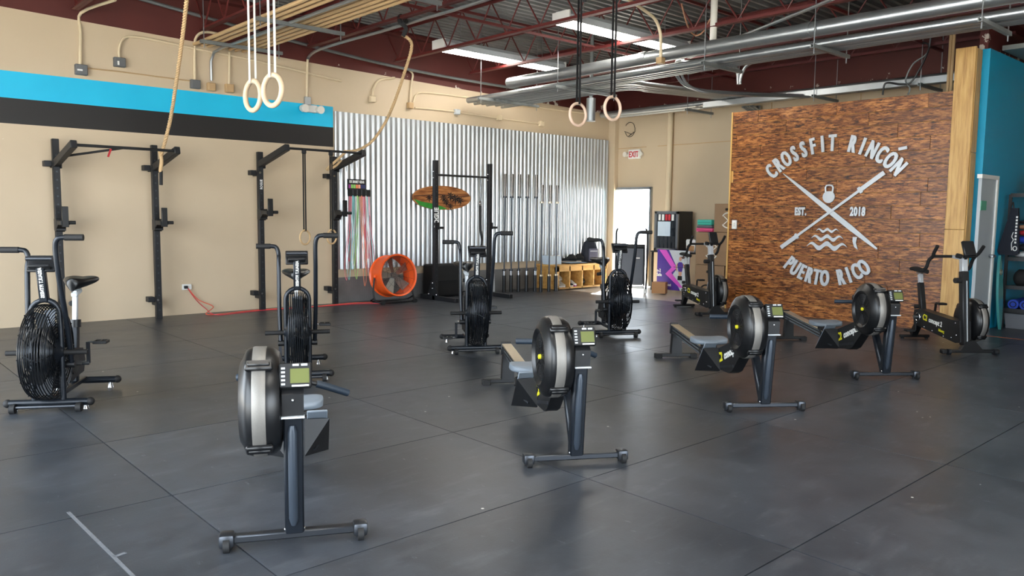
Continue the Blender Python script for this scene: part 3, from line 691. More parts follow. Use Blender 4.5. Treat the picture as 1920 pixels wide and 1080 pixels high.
def make_rower():
    t = thing('rowing_machine', '', 'rowing machine')
    f = MB().box((0, 0, .05), (.045, .52, .034), bev=.006).build('front_foot', 'dark_steel', t)
    for s in (-1, 1):
        MB().box((0, s*.285, .048), (.075, .065, .062), bev=.014, seg=2).build('foot_cap', 'dark_steel', f)
        MB().cyl((-.03, s*.272, .032), (-.03, s*.298, .032), .03).build('transport_wheel', 'rubber', f)
        MB().cyl((.01, s*.285, .0), (.01, s*.285, .03), .02).build('rubber_foot', 'rubber', f)
    def poly_leg(p0, p1, w, d): return MB().bar(p0, p1, w, d, up=(-1, 0, .12), bev=.008)
    leg = poly_leg((.005, 0, .055), (-.055, 0, .62), .082, .062).build('front_leg', 'blue_black', t)
    MB().tube([(-.032, .004, .10), (-.036, .004, .13), (-.078, .004, .53), (-.082, .004, .56)], [.012, .021, .021, .012], 10).build('leg_rib', 'blue_rib', leg)
    for s in (-1, 1): MB().ball((-.012, s*.038, .075), .008).build('bolt', 'chrome', leg)
    st = MB().bar((.03, -.005, .06), (.26, -.005, .47), .06, .05, bev=.008).build('rear_strut', 'blue_black', t)
    hd = MB().prism([(-.105, .60), (-.115, .70), (-.07, .735), (.05, .735), (.05, .61)], xz, -.045, .045).build('chain_housing', 'satin_black', t)
    MB().ball((-.113, .0, .675), .007).build('bolt', 'chrome', hd); MB().box((-.108, 0, .602), (.03, .096, .008)).build('housing_trim', 'light_grey', hd)
    m = Matrix.Rotation(R(22), 3, 'Y'); pc = Vector((-.075, -.012, .772))
    mo = MB().box(pc, (.034, .135, .108), m, .006).build('monitor', 'satin_black', t)
    MB().box(pc+m @ Vector((-.018, -.018, -.004)), (.004, .078, .062), m).build('screen', 'lcd', mo, 'olive green display')
    for k in range(5): MB().box(pc+m @ Vector((-.018, .05, .03-.017*k)), (.005, .016, .008), m).build('button', 'light_grey', mo)
    for k in range(2): MB().box(pc+m @ Vector((-.018, -.002-.035*k, .043)), (.005, .026, .009), m).build('button', 'light_grey', mo)
    MB().box(pc+m @ Vector((-.018, -.02, -.046)), (.004, .07, .007), m).build('maker_label', 'white', mo)
    MB().bar((-.02, -.03, .74), (.12, -.02, .66), .03, .02).build('monitor_arm', 'satin_black', t)
    fan_drum(t, (.075, .635), .238, .042, .222, (130, 222, 20, -55))
    body = MB().prism([(.06, .60), (.24, .60), (.40, .50), (.86, .335), (.98, .27), (.98, .15), (.62, .165), (.54, .20), (.38, .36), (.10, .44)], xz, -.042, .048).build('frame_body', 'satin_black', t)
    d = Vector((-.42, 0, .175)).normalized()
    for tx, mm_, off, sz in (('C', 'yellow', .0, .115), ('2', 'yellow', .07, .105), ('concept2', 'white', .155, .088)):
        put_text('lettering', text_mesh(tx, sz, .002, mm_, .85, .004, 'LEFT', .15), d, (0, 0, 1), Vector((.86, .050, .205))+d*off, body)
    MB().bar((.52, .05, .245), (.84, .05, .175), .006, .02).build('frame_stripe', 'dark_steel', body)
    for s in (-1, 1):
        fr = MB(); q = [(1.06, s*.052, .10), (1.06, s*.185, .10), (.86, s*.185, .335), (.85, s*.052, .34), (.80, s*.05, .15), (.84, s*.05, .135), (.90, s*.12, .335)]
        v = [fr.bm.verts.new(p) for p in q]; bmesh.ops.convex_hull(fr.bm, input=v); fo = fr.build('foot_rest', 'satin_black', t, ang=20)
        MB().bar((.86, s*.10, .165), (.97, s*.155, .20), .012, .012).build('footrest_rib', 'dark_steel', fo)
        MB().bar((1.075, s*.12, .105), (.85, s*.12, .385), .11, .014, up=(1, 0, 1), bev=.004).build('foot_plate', 'grey_plastic', fo)
        MB().tube([(.95, s*.06, .27), (1.0, s*.07, .31), (1.02, s*.12, .33), (1.0, s*.17, .31), (.95, s*.18, .27)], .008, 6).build('foot_strap', 'strap_black', fo)
    ra = MB().bar((.90, 0, .185), (2.27, 0, .29), .052, .088, bev=.008).build('monorail', 'aluminium', t)
    MB().bar((1.0, 0, .243), (2.26, 0, .340), .085, .012, bev=.003).build('rail_track', 'rail_top', ra)
    for s in (-1, 1):
        for dz in (.018, -.012): MB().bar((1.05, s*.027, .197+dz), (2.25, s*.027, .289+dz), .004, .012).build('rail_stripe', 'satin_black', ra)
    MB().box((2.285, 0, .30), (.02, .085, .115), bev=.005).build('end_stop', 'satin_black', ra)
    MB().prism([(-.045, .26), (.045, .26), (.055, .05), (-.055, .05)], yz, 2.16, 2.23).build('rear_leg', 'satin_black', t)
    rf = MB().box((2.2, 0, .035), (.05, .40, .035), bev=.006).build('rear_foot', 'satin_black', t)
    for s in (-1, 1): MB().box((2.2, s*.185, .025), (.07, .07, .05), bev=.006).build('rubber_foot', 'rubber', rf)
    # contoured seat: two lobes with a central dip
    b = MB(); rings = []
    for i in range(13):
        x = -1+2*i/12; row = []
        wx = (1-abs(x)**3.2)**.45 if abs(x) < 1 else .0
        for k in range(24):
            a = 2*math.pi*k/24; ca, sa = math.cos(a), math.sin(a)
            yy = .165*wx*(abs(ca)**.7)*(1 if ca > 0 else -1); zz = .026*wx*(abs(sa)**.7)*(1 if sa > 0 else -1)
            if sa > 0: zz += .022*(abs(yy)/.165)**2*wx + .012*max(0, x)
            row.append(b.bm.verts.new((1.24+.125*x, yy, .335+zz)))
        rings.append(row)
    b.skin(rings); se = b.build('seat', 'grey_plastic', t, 'grey contoured sliding seat')
    MB().box((1.24, 0, .287), (.17, .10, .055), bev=.01).build('seat_carriage', 'satin_black', se)
    ha = MB().tube(smooth([(.50, .25, .655), (.47, .16, .66), (.46, 0, .645), (.47, -.16, .60), (.50, -.25, .555)], 5), .012, 8).build('handle_bar', 'satin_black', t)
    for s in (-1, 1): MB().tube(smooth([(.51, s*.265, .605+s*.052), (.47, s*.16, .63+s*.03), (.462, s*.11, .638+s*.02)], 4), .0185, 10).build('handle_grip', 'grip_blue', ha)
    MB().bar((.26, 0, .63), (.46, 0, .645), .008, .008).build('chain', 'steel', ha)
    MB().box((.40, 0, .60), (.06, .07, .08), bev=.008).build('handle_holder', 'satin_black', ha)
    MB().bar((.33, -.02, .53), (.42, -.02, .60), .03, .04).build('holder_arm', 'satin_black', t)
    return t
RG = 'rowing machines in a row'
r1 = make_rower(); r1.location = (1.56, 3.13, 0); r1.rotation_euler.z = R(63); r1['group'] = RG
r1['label'] = 'black rowing machine set nearest the entrance bays, its flywheel hiding its seat rail'
dup(r1, (3.33, 3.09, 0), R(58.7), 'second rowing machine of the row, counted from the entrance bays', RG)
dup(r1, (5.36, 3.04, 0), R(53.5), 'third rowing machine of the row, with its handle toward the upright bikes', RG)
dup(r1, (7.31, 2.95, 0), R(51), 'fourth rowing machine of the row, the one nearest the plank wall', RG)

# ------------------------------------------------------------------ air bikes
def make_airbike():
    t = thing('air_bike', '', 'exercise bike')
    fb = MB().tube([(0, .27, .062), (0, -.27, .062)], .028, 12).build('front_stabiliser', 'blue_black', t)
    for s in (-1, 1):
        MB().ball((0, s*.275, .062), .031).build('end_cap', 'rubber', fb)
        MB().cyl((-.065, s*.20, .035), (-.065, s*.235, .035), .034).build('transport_wheel', 'rubber', fb)
        MB().bar((-.065, s*.218, .035), (0, s*.218, .06), .02, .03).build('wheel_bracket', 'satin_black', fb)
        MB().cyl((.02, s*.24, 0), (.02, s*.24, .05), .022, .008).build('levelling_foot', 'chrome', fb)
    MB().tube([(-.065, .2, .045), (-.065, -.2, .045)], .012, 8).build('wheel_axle', 'dark_steel', fb)
    rb = MB().tube([(.75, .25, .07), (.75, -.25, .07)], .028, 12).build('rear_stabiliser', 'blue_black', t)
    for s in (-1, 1):
        MB().ball((.75, s*.255, .07), .031).build('end_cap', 'rubber', rb); MB().cyl((.75, s*.2, 0), (.75, s*.2, .06), .024, .008).build('levelling_foot', 'chrome', rb)
    MB().bar((0, 0, .075), (.75, 0, .085), .05, .04, bev=.006).build('base_rail', 'blue_black', t)
    # hoop over the fan carrying the hub
    hp = [(0, .098, .07)] + [(0, .098, .3)] + [Vector((0, .098*math.cos(R(a)), .715+.098*math.sin(R(a)))) for a in range(0, 181, 18)] + [(0, -.098, .3), (0, -.098, .07)]
    MB().tube(hp, .019, 10).build('fan_hoop', 'blue_black', t)
    # caged fan
    RR = .345; fc = (0, 0, .435); cage = MB()
    for y in np.linspace(-.072, .072, 10): cage.torus((0, y, .435), (0, 1, 0), RR-.02*(abs(y)/.072)**3, .0046, 48, 5)
    for s in (-1, 1):
        for k, r in enumerate(np.linspace(.10, .325, 12)): cage.torus((0, s*(.076+.004*math.sin(k)), .435), (0, 1, 0), r, .0032, 40, 5)
        for k in range(12):
            a = R(30*k); d = Vector((math.cos(a), 0, math.sin(a))); cage.cyl(Vector((0, s*.08, .435))+d*.06, Vector((0, s*.074, .435))+d*.335, .004, n=5)
    cg = cage.build('fan_cage', 'cage_wire', t)
    b = MB()
    for k in range(10):
        a = R(36*k); d = Vector((math.cos(a), 0, math.sin(a))); b.bar(Vector(fc)+d*.06, Vector(fc)+d*.31, .10, .004, up=Vector((-d.z, .5, d.x)))
    fw = b.build('fan_blades', 'dark_steel', t)
    for s in (-1, 1): MB().lathe([(.19, .03), (.185, .045), (.05, .095), (.03, .115)], fc, (0, s, 0), 24).build('hub_cone', 'blue_black', fw)
    # mast and console
    ms = MB().bar((.0, 0, .80), (-.05, 0, 1.06), .06, .045, up=(1, 0, 0), bev=.008).build('mast', 'blue_black', t)
    dv = Vector((-.05, 0, .26)).normalized()
    put_text('lettering', text_mesh('ASSAULT FITNESS', .034, .002, 'white', .8, .001), -dv, (0, 1, 0), (-.076, -.012, 1.05), ms)
    m = Matrix.Rotation(R(32), 3, 'Y'); pc = Vector((-.02, 0, 1.075))
    co = MB().box(pc, (.022, .185, .13), m, .006).build('console', 'satin_black', t)
    MB().box(pc+m @ Vector((.013, 0, 0)), (.004, .14, .085), m).build('screen', 'glass_dark', co)
    MB().box(pc+Vector((-.045, 0, -.02)), (.06, .14, .02), m, .004).build('console_bracket', 'satin_black', co)
    MB().cyl(pc+Vector((-.05, -.085, .04)), pc+Vector((-.05, .085, .04)), .015).build('console_tube', 'dark_steel', co)
    # arms: right one swung forward and high, left one back and low
    for s, top, nm in ((1, (.16, 1.165), 'l'), (-1, (-.2, 1.27), 'r')):
        y = s*.15; px_, pz_ = top
        ar = MB().tube(smooth([(.06, y*.95, .32), (.06+(px_-.06)*.3, y, .60), (px_*.75, y, 1.0), (px_*.95, y*1.0, pz_-.07), (px_, y*1.12, pz_-.012), (px_, s*.2, pz_), (px_, s*.24, pz_)], 5), .0185, 10).build('handle_arm', 'blue_black', t)
        MB().tube([(px_, s*.215, pz_), (px_, s*.335, pz_)], .023, 12).build('handle_grip', 'rubber', ar)
        MB().cyl((.06, s*.10, .33), (.06, s*.165, .33), .026).build('arm_pivot', 'satin_black', ar)
        MB().bar((.06, s*.135, .34), (.34, s*.11, .29), .018, .03).build('push_link', 'satin_black', ar)
        MB().cyl((.0, s*.10, .43), (.0, s*.27, .43), .019).build('foot_peg', 'rubber', t)
    # drive, cranks, pedals
    gd = MB().prism([(a, c_) for a, c_ in [(.36+.135*math.cos(R(k)), .275+.135*math.sin(R(k))) for k in range(60, 301, 20)]] + [(.62, .17), (.66, .26), (.62, .36)], xz, -.045, .05).build('chain_guard', 'satin_black', t)
    MB().cyl((.40, -.055, .275), (.40, .06, .275), .085, n=24).build('sprocket_cover', 'gloss_black', gd)
    ck = MB().cyl((.40, -.155, .275), (.40, .155, .275), .016).build('crank_axle', 'steel', t)
    for s, dz in ((-1, .165), (1, -.165)):
        ca = MB().bar((.40, s*.15, .275), (.40, s*.15, .275+dz), .016, .026).build('crank_arm', 'dark_steel', t)
        MB().cyl((.40, s*.15, .275+dz), (.40, s*.21, .275+dz), .008).build('pedal_axle', 'steel', ca)
        pz = .275+dz; b = MB()
        for dx in (-.04, .04): b.box((.40+dx, s*.245, pz), (.014, .095, .024), bev=.003)
        for dy in (.20, .245, .29): b.box((.40, s*dy, pz), (.09, .012, .022), bev=.003)
        b.build('pedal', 'satin_black', ca)
    # seat post
    MB().bar((.10, 0, .60), (.60, 0, .24), .045, .055, bev=.006).build('down_tube', 'blue_black', t)
    MB().bar((.54, 0, .10), (.60, 0, .56), .05, .055, up=(1, 0, 0), bev=.006).build('seat_tube', 'blue_black', t)
    sp = MB().bar((.59, 0, .50), (.635, 0, .82), .036, .04, up=(1, 0, 0), bev=.005).build('seat_post', 'silver_paint', t, 'silver seat post')
    MB().lathe([(.042, -.03), (.042, .03)], (.60, 0, .56), (.1, 0, 1), 20).build('post_collar', 'satin_black', sp)
    MB().cyl((.63, .02, .72), (.69, .05, .71), .022).build('adjust_knob', 'rubber', sp)
    MB().box((.66, 0, .80), (.13, .045, .03), Matrix.Rotation(R(-12), 3, 'Y'), .004).build('seat_slider', 'light_grey', sp)
    b = MB(); rings = []
    for x, w, zt in ((-.13, .03, .0), (-.11, .05, .008), (-.04, .085, .014), (.03, .115, .020), (.09, .132, .026), (.13, .125, .026), (.155, .08, .018)):
        row = []
        for k in range(20):
            a = 2*math.pi*k/20; ca, sa = math.cos(a), math.sin(a); yy = w*ca
            row.append(b.bm.verts.new((.69+x, yy, .872+zt+(.045*sa if sa > 0 else .062*sa*(1-.3*abs(ca))) - (.026*(1-abs(ca)) if sa > .5 and x > -.06 else 0))))
        rings.append(row)
    b.skin(rings); b.build('saddle', 'gloss_black', t, 'black padded saddle', ang=60)
    return t
AG = 'air bikes in a row'
k1 = make_airbike(); k1.location = (1.29, 6.42, 0); k1.rotation_euler.z = R(59); k1['group'] = AG
k1['label'] = 'black fan bike nearest the entrance bays, in front of the first wall rig'
dup(k1, (3.15, 6.21, 0), R(63.8), 'fan bike right behind the first rowing machine, hiding part of its base', AG)
dup(k1, (5.22, 6.30, 0), R(60.5), 'fan bike in front of the free-standing squat stand', AG)
dup(k1, (7.26, 6.10, 0), R(58), 'fan bike before the bright doorway and the cubby bench', AG)

# ------------------------------------------------------------------ upright flywheel bikes
def make_bikeerg():
    t = thing('flywheel_bike', '', 'exercise bike')
    ff = MB().box((0, 0, .04), (.055, .60, .035), bev=.006).build('front_foot', 'satin_black', t)
    for s in (-1, 1):
        MB().box((0, s*.295, .035), (.07, .05, .05), bev=.01).build('foot_cap', 'rubber', ff); MB().cyl((-.035, s*.24, .035), (-.035, s*.27, .035), .033).build('transport_wheel', 'dark_steel', ff)
    MB().prism([(-.13, .05), (.12, .05), (.05, .15), (-.03, .16)], yz, -.03, .03).build('post_gusset', 'satin_black', t)
    rf = MB().box((1.10, 0, .035), (.05, .36, .035), bev=.006).build('rear_foot', 'satin_black', t)
    for s in (-1, 1): MB().cyl((1.10, s*.15, 0), (1.10, s*.15, .04), .02).build('rubber_foot', 'rubber', rf)
    MB().bar((.90, .02, .34), (1.09, .02, .05), .075, .07, bev=.006).build('rear_leg', 'satin_black', t)
    po = MB().bar((.02, .05, .10), (.12, .05, .90), .075, .08, up=(1, 0, 0), bev=.008).build('front_post', 'satin_black', t)
    MB().bar((.11, .05, .80), (.14, .05, 1.04), .062, .068, up=(1, 0, 0), bev=.006).build('handle_post', 'silver_paint', po, 'silver telescoping post')
    MB().bar((-.024, .05, .14), (.055, .05, .80), .006, .012).build('post_stripe', 'light_grey', po)
    MB().cyl((.10, .09, .80), (.09, .16, .80), .03).build('adjust_knob', 'rubber', po)
    bd = MB().prism([(.02, .13), (.10, .11), (.20, .12), (.92, .20), (.97, .28), (.95, .38), (.86, .395), (.2, .355), (.05, .36)], xz, -.02, .105).build('drive_body', 'satin_black', t)
    d = Vector((-.6, 0, -.055)).normalized()
    for tx, mm_, off, sz in (('C', 'yellow', .0, .095), ('2', 'yellow', .055, .09), ('concept 2', 'white', .125, .078)):
        put_text('lettering', text_mesh(tx, sz, .002, mm_, .8, .003), d, (0, 0, 1), Vector((.76, .107, .285))+d*off, bd)
    put_text('lettering', text_mesh('bikeerg', .045, .002, 'yellow', .8, .001), d, (0, 0, 1), Vector((.43, .107, .195)), bd)
    for q in ((.18, .16), (.33, .15), (.55, .18), (.72, .2), (.88, .23), (.09, .2), (.12, .33)): MB().ball((q[0], .106, q[1]), .008).build('bolt', 'chrome', bd)
    fan_drum(t, (.17, .355), .24, -.02, -.19, (135, 222, 35, -60), vents=True)
    ck = MB().cyl((.86, -.10, .30), (.86, .16, .30), .02).build('crank_axle', 'steel', t)
    MB().torus((.86, .11, .30), (0, 1, 0), .045, .008, 24, 6).build('crank_ring', 'chrome', ck)
    for s, dz, y in ((1, -.16, .145), (-1, .16, -.09)):
        ca = MB().bar((.86, y, .30), (.84, y, .30+dz), .015, .03).build('crank_arm', 'satin_black', t); MB().box((.84, y+s*.065, .30+dz), (.085, .10, .025), bev=.005).build('pedal', 'rubber', ca)
    st = MB().bar((.88, .03, .30), (.985, .03, .70), .06, .065, up=(1, 0, 0), bev=.006).build('seat_tube', 'satin_black', t)
    MB().bar((.975, .03, .68), (1.0, .03, .80), .045, .05, up=(1, 0, 0), bev=.004).build('seat_post', 'silver_paint', st, 'silver seat post')
    MB().cyl((.90, .09, .42), (.90, .13, .42), .025).build('adjust_knob', 'rubber', st)
    b = MB(); rings = []
    for x, w, zt in ((-.17, .02, -.004), (-.12, .028, .0), (-.04, .036, .003), (.04, .062, .008), (.09, .075, .014), (.13, .055, .012)):
        rings.append([b.bm.verts.new((1.02+x, .03+w*math.cos(2*math.pi*k/16), .845+zt+.026*math.sin(2*math.pi*k/16))) for k in range(16)])
    b.skin(rings); sd_ = b.build('saddle', 'matte_black', t, 'slim black saddle', ang=60)
    MB().bar((.96, .03, .81), (1.06, .03, .815), .03, .015).build('saddle_rail', 'steel', sd_)
    hb = MB().bar((.14, .05, 1.035), (.33, .05, 1.05), .04, .035, bev=.005).build('handle_slider', 'silver_paint', t)
    MB().tube([(.33, .28, 1.05), (.33, -.20, 1.05)], .016, 10).build('handle_bar', 'satin_black', hb)
    for s, y in ((1, .28), (-1, -.20)):
        MB().tube(smooth([(.22, y+s*.02, 1.17), (.29, y+s*.015, 1.09), (.33, y, 1.05), (.39, y+s*.01, 1.0), (.43, y+s*.01, .92), (.49, y+s*.01, .885)], 5), .019, 10).build('handle_grip', 'rubber', hb)
    m = Matrix.Rotation(R(25), 3, 'Y'); pc = Vector((.06, .05, 1.15))
    mo = MB().box(pc, (.035, .13, .17), m, .008).build('monitor', 'satin_black', t); MB().box(pc+m @ Vector((.019, 0, 0)), (.004, .10, .10), m).build('screen', 'glass_dark', mo)
    MB().bar((.12, .05, 1.03), (.07, .05, 1.12), .03, .03).build('monitor_arm', 'satin_black', mo)
    MB().cyl((.12, .09, 1.06), (.12, .14, 1.07), .026).build('clamp_knob', 'rubber', hb)
    return t
e1 = make_bikeerg(); e1.location = (9.37, 2.90, 0); e1.rotation_euler.z = R(50); e1['group'] = 'flywheel bikes'
e1['label'] = 'black upright flywheel bike standing in front of the pale wooden post'
dup(e1, (9.97, 6.50, 0), R(60), 'black upright flywheel bike standing in front of the stacked wooden plyo boxes', 'flywheel bikes')

# ------------------------------------------------------------------ wall mounted pull-up rigs
UY = 11.02; US = .075
def upright(t, x, y, h, sy=US, name='upright'):
    u = MB().box((x, y, h/2), (US, sy, h), bev=.005).build(name, 'powder_black', t)
    b = MB()
    for k in range(int((h-.2)/.1)): b.cyl((x, y-sy/2-.002, .12+.1*k), (x, y-sy/2+.004, .12+.1*k), .011, n=8)
    b.build('hole_row', 'dark_steel', u)
    return u
def jcup(u, x, y, z):
    b = MB().box((x-.02, y-.0, z), (.11, .11, .15), bev=.004).prism([(.0, -.09), (.0, .06), (-.26, .05), (-.26, -.0), (-.12, -.0)], lambda a, b2, d: (x-.02+d, y+a, z+b2), -.05, .05).box((x-.02, y-.27, z+.10), (.07, .035, .25), bev=.004)
    j = b.build('j_cup', 'satin_black', u); MB().cyl((x+.02, y-.27, z+.03), (x+.09, y-.27, z+.03), .022).build('j_cup_pin', 'rubber', j)
def wall_rig(x0, x1, armz, end, jz, label):
    t = thing('pull_up_rig', label, 'pull-up rig', (0, 0, 0), 0, 'wall mounted rigs')
    for x in (x0, x1):
        u = upright(t, x, UY, 2.32)
        for z in (.26, 2.02):
            MB().box((x-.075, YA-.1, z), (.08, .12, .07), bev=.004).build('wall_bracket', 'powder_black', u)
            MB().cyl((x-.02, UY-.04, z), (x-.02, UY-.046, z), .016).build('bolt', 'chrome', u)
        MB().box((x, YA-.088, 2.0), (.05, .17, .05)).build('wall_stringer', 'powder_black', u); MB().box((x, YA-.088, .2), (.05, .17, .05)).build('wall_stringer', 'powder_black', u)
        ex, ey, ez = x+.06*0, UY-end, armz[1]
        ar = MB().bar((x, UY-.01, armz[0]), (x, ey, ez), .07, .09, bev=.006).build('pull_up_arm', 'powder_black', t)
        MB().box((x+.042, UY-.02, armz[0]+.02), (.01, .15, .16), bev=.004).build('gusset_plate', 'powder_black', ar)
        for dz in (-.04, .05): MB().cyl((x+.045, UY-.03, armz[0]+.02+dz), (x+.053, UY-.03, armz[0]+.02+dz), .015).build('bolt', 'chrome', ar)
        jcup(u, x+.03, UY-.03, jz)
    MB().cyl((x0, UY-end+.03, armz[1]-.01), (x1, UY-end+.03, armz[1]-.01), .017).build('pull_up_bar', 'satin_black', t)
    return t
w1 = wall_rig(2.40, 3.56, (2.02, 2.21), .88, 1.27, 'black wall-mounted pull-up rig with the climbing rope tied to it')
MB().cyl((2.40, UY-.4, 2.09), (2.95, UY-.85, 2.2), .014).build('band_strap', 'strap_black', w1)
w2 = wall_rig(5.03, 6.24, (2.14, 2.34), .88, 1.42, 'black wall-mounted pull-up rig beside the cladding, with rings hung from it')
put_text('maker_plate', text_mesh('ROGUE', .05, .002, 'white', .8, .002), (0, 0, 1), (-1, 0, 0), (5.045, UY-.041, 1.78), w2)
o = MB().box((2.78, UY-.86, 2.13), (.02, .015, .10), Matrix.Rotation(R(20), 3, 'Y')).build('red_tag', 'cloth_red'); tag(o, 'small red strap tag hanging from the first rig bar', 'strap')

def ring_set(cx, cy, cz, top, m, sm, label, grp, RR=.104, rr=.0145, ang=0.0, wide=.012):
    t = thing('gym_ring', label, 'gymnastic ring', (cx, cy, cz), ang, grp)
    MB().torus((0, 0, 0), (0, 1, 0), RR, rr, 40, 12).build('wooden_ring', m, t)
    b = MB()
    for s in (-1, 1): b.bar((0, s*(rr+.006), RR-.01), (0, s*(rr+.004), top-cz), .026, .003, up=(0, 1, 0))
    b.bar((0, -rr-.006, RR-.018), (0, rr+.006, RR-.018), .026, .003, up=(0, 0, 1))
    b.build('strap', sm, t)
    MB().box((0, 0, (top-cz)*.985), (.05, .06, .07), bev=.01).build('strap_buckle', sm, t); return t
ring_set(2.68, 5.97, 2.36, JZ, 'ring_wood', 'strap_white', 'pale wooden gym ring on white straps nearer the pull-up rigs', 'white-strapped rings', .112, .020, R(-84))
ring_set(2.68, 5.63, 2.365, JZ, 'ring_wood', 'strap_white', 'pale wooden gym ring on white straps hanging nearer the rowing machines', 'white-strapped rings', .112, .020, R(-80))
g1 = ring_set(5.82, 5.46, 2.46, JZ, 'ring_pink', 'strap_black', 'pinkish wooden gym ring on black straps nearer the cladding', 'black-strapped rings', .108, .0145, R(-4))
g2 = ring_set(5.82, 5.01, 2.48, JZ, 'ring_pink', 'strap_black', 'pinkish wooden gym ring on black straps nearer the plank wall', 'black-strapped rings', .108, .0145, R(-2))
for g in (g1, g2):
    MB().ball((.04, 0, 1.33), .05, (1, .7, 1.1)).build('strap_wad', 'strap_black', g); MB().bar((.05, 0, 1.3), (.07, .01, 1.1), .03, .02).build('strap_tail', 'strap_black', g)
p = onY(572, 445, 10.17); ring_set(p.x, 10.17, p.z, 2.32, 'rope', 'strap_black', 'wooden gym ring hung on a black strap from the rig bar, clear of the upright', 'rig rings', .1, .013, R(20))
p = onY(622, 444, 10.17); ring_set(p.x, 10.17, p.z, 2.32, 'rope', 'strap_black', 'wooden gym ring hung from the rig bar against the upright by the cladding', 'rig rings', .1, .013, R(20))

# climbing ropes: three twisted strands along a path
def rope(name, pts, r, label):
    P = smooth(pts, 14); L = [0]
    for a, b_ in zip(P[:-1], P[1:]): L.append(L[-1]+(b_-a).length)
    n = int(L[-1]/.022); C = []; j = 0
    for i in range(n+1):
        s = L[-1]*i/n
        while j < len(L)-2 and L[j+1] < s: j += 1
        C.append(P[j].lerp(P[j+1], (s-L[j])/max(1e-6, L[j+1]-L[j])))
    b = MB()
    for k in range(3):
        Q = []; x = None
        for i, c in enumerate(C):
            T = (C[min(i+1, n)]-C[max(i-1, 0)]).normalized()
            x = (T.orthogonal().normalized() if x is None else (x-T*x.dot(T)).normalized()); y = T.cross(x)
            a = 2*math.pi*(k/3 + L[-1]*i/n/.13); Q.append(c+(x*math.cos(a)+y*math.sin(a))*r*.5)
        b.tube(Q, r*.56, 6)
    return tag(b.build(name, 'rope', ang=70), label, 'rope')
rt = [onY(302, 292, 10.5), onY(312, 255, 10.35), onY(321, 215, 10.1), onY(331, 150, 9.6), onY(342, 70, 9.0), onY(350, 0, 8.5)]
d = (rt[-1]-rt[-2]); rt.append(rt[-1]+d*((JZ-rt[-1].z)/d.z))
r_1 = rope('climbing_rope', rt, .023, 'thick tan climbing rope tied to the wall rig upright')
MB().tube(smooth([onY(299, 280, 10.55), onY(303, 300, 10.5), onY(301, 318, 10.52), onY(302, 322, 10.52)], 4), .024, 8).build('rope_knot', 'rope', r_1)
MB().tube([onY(302, 320, 10.52), onY(302, 347, 10.52)], .022, 8).build('rope_whipping', 'strap_black', r_1, 'black taped rope end')
rt = [(5.84, 8.55, 3.72), onY(772, 85, 8.6), onY(757, 140, 8.95), onY(740, 190, 9.3), onY(722, 230, 9.65), onY(700, 262, 10.0), onY(680, 277, 10.3), onY(662, 283, 10.5), onY(645, 284, 10.6)]
r_2 = rope('climbing_rope', rt, .022, 'tan climbing rope slung from a roof joist to the rig beside the cladding')
b = MB().tube(smooth([(5.84, 8.55, 3.70), (5.87, 8.52, 3.80), (5.80, 8.56, 3.88), (5.84, 8.60, 3.96), (5.88, 8.54, 3.90), (5.82, 8.50, 3.84)], 6), .028, 8); b.build('rope_sling', 'strap_black', r_2, 'black sling knotted around the joist')
MB().tube(smooth([onY(648, 285, 10.6), onY(632, 300, 10.65), onY(612, 318, 10.75), onY(628, 312, 10.72), onY(640, 300, 10.68)], 5), .02, 8).build('rope_tail', 'rope', r_2)

# ------------------------------------------------------------------ squat stand
t = thing('squat_stand', 'black free-standing squat stand with a pull-up bar before the cladding', 'squat stand', (0, 0, 0))
for x, y in ((7.93, 10.66), (9.12, 10.66)):
    u = upright(t, x, y, 2.34)
    MB().box((x, 10.55, .04), (.075, .98, .075), bev=.005).build('base_beam', 'powder_black', t)
    g = MB().prism([(-.15, .08), (.15, .08), (.045, .32), (-.045, .32)], lambda a, b, d: (x-.045-d, y+a, b), 0, .01).build('gusset', 'powder_black', t)
    for a, z in ((-.11, .1), (.11, .1), (0, .2), (0, .29)): MB().ball((x-.056, y+a, z), .015).build('bolt', 'chrome', g)
    for z in (2.05, 2.15): MB().ball((x-.042, y, z), .014).build('bolt', 'chrome', u)
    MB().box((x+.05, y-.06, 1.22), (.1, .10, .04), bev=.004).build('safety_spotter', 'satin_black', u); MB().box((x, y-.045, 1.25), (.09, .02, .12), bev=.003).build('spotter_plate', 'satin_black', u)
MB().cyl((7.93, 10.66, 2.10), (9.12, 10.66, 2.10), .018).build('pull_up_bar', 'satin_black', t)
MB().box((8.52, 11.0, .04), (1.2, .075, .075), bev=.005).build('rear_crossmember', 'powder_black', t)
put_text('maker_lettering', text_mesh('ROGUE', .12, .002, 'white', .8, .005), (0, 0, 1), (-1, 0, 0), (7.965, 10.62, 1.22), t)
p = onY(897, 340, 10.6); o = MB().tube(smooth([(8.87, 10.62, 2.10), (8.87, 10.6, 1.9), (8.86, 10.6, 1.68)], 4), .007, 6).build('suspension_strap', 'strap_black')
tag(o, 'black suspension strap hanging from the squat stand bar', 'strap'); MB().box((8.86, 10.6, 1.64), (.03, .015, .09), bev=.004).build('carabiner', 'chrome', o)
MB().tube(smooth([(8.86, 10.6, 1.6), (8.87, 10.6, 1.2), (8.90, 10.6, 1.0), (8.86, 10.6, .8)], 4), [.018]*4+[.022]*4+[.016]*5, 8).build('webbing', 'strap_black', o)
# soft black plyo block
o = MB().box((8.32, 11.0, .30), (.62, .28, .56), bev=.04, seg=3).build('foam_block', 'matte_black'); tag(o, 'black soft foam block against the wall behind the squat stand', 'foam block')
MB().box((8.32, 10.855, .30), (.5, .01, .012)).build('zip_seam', 'rubber', o)
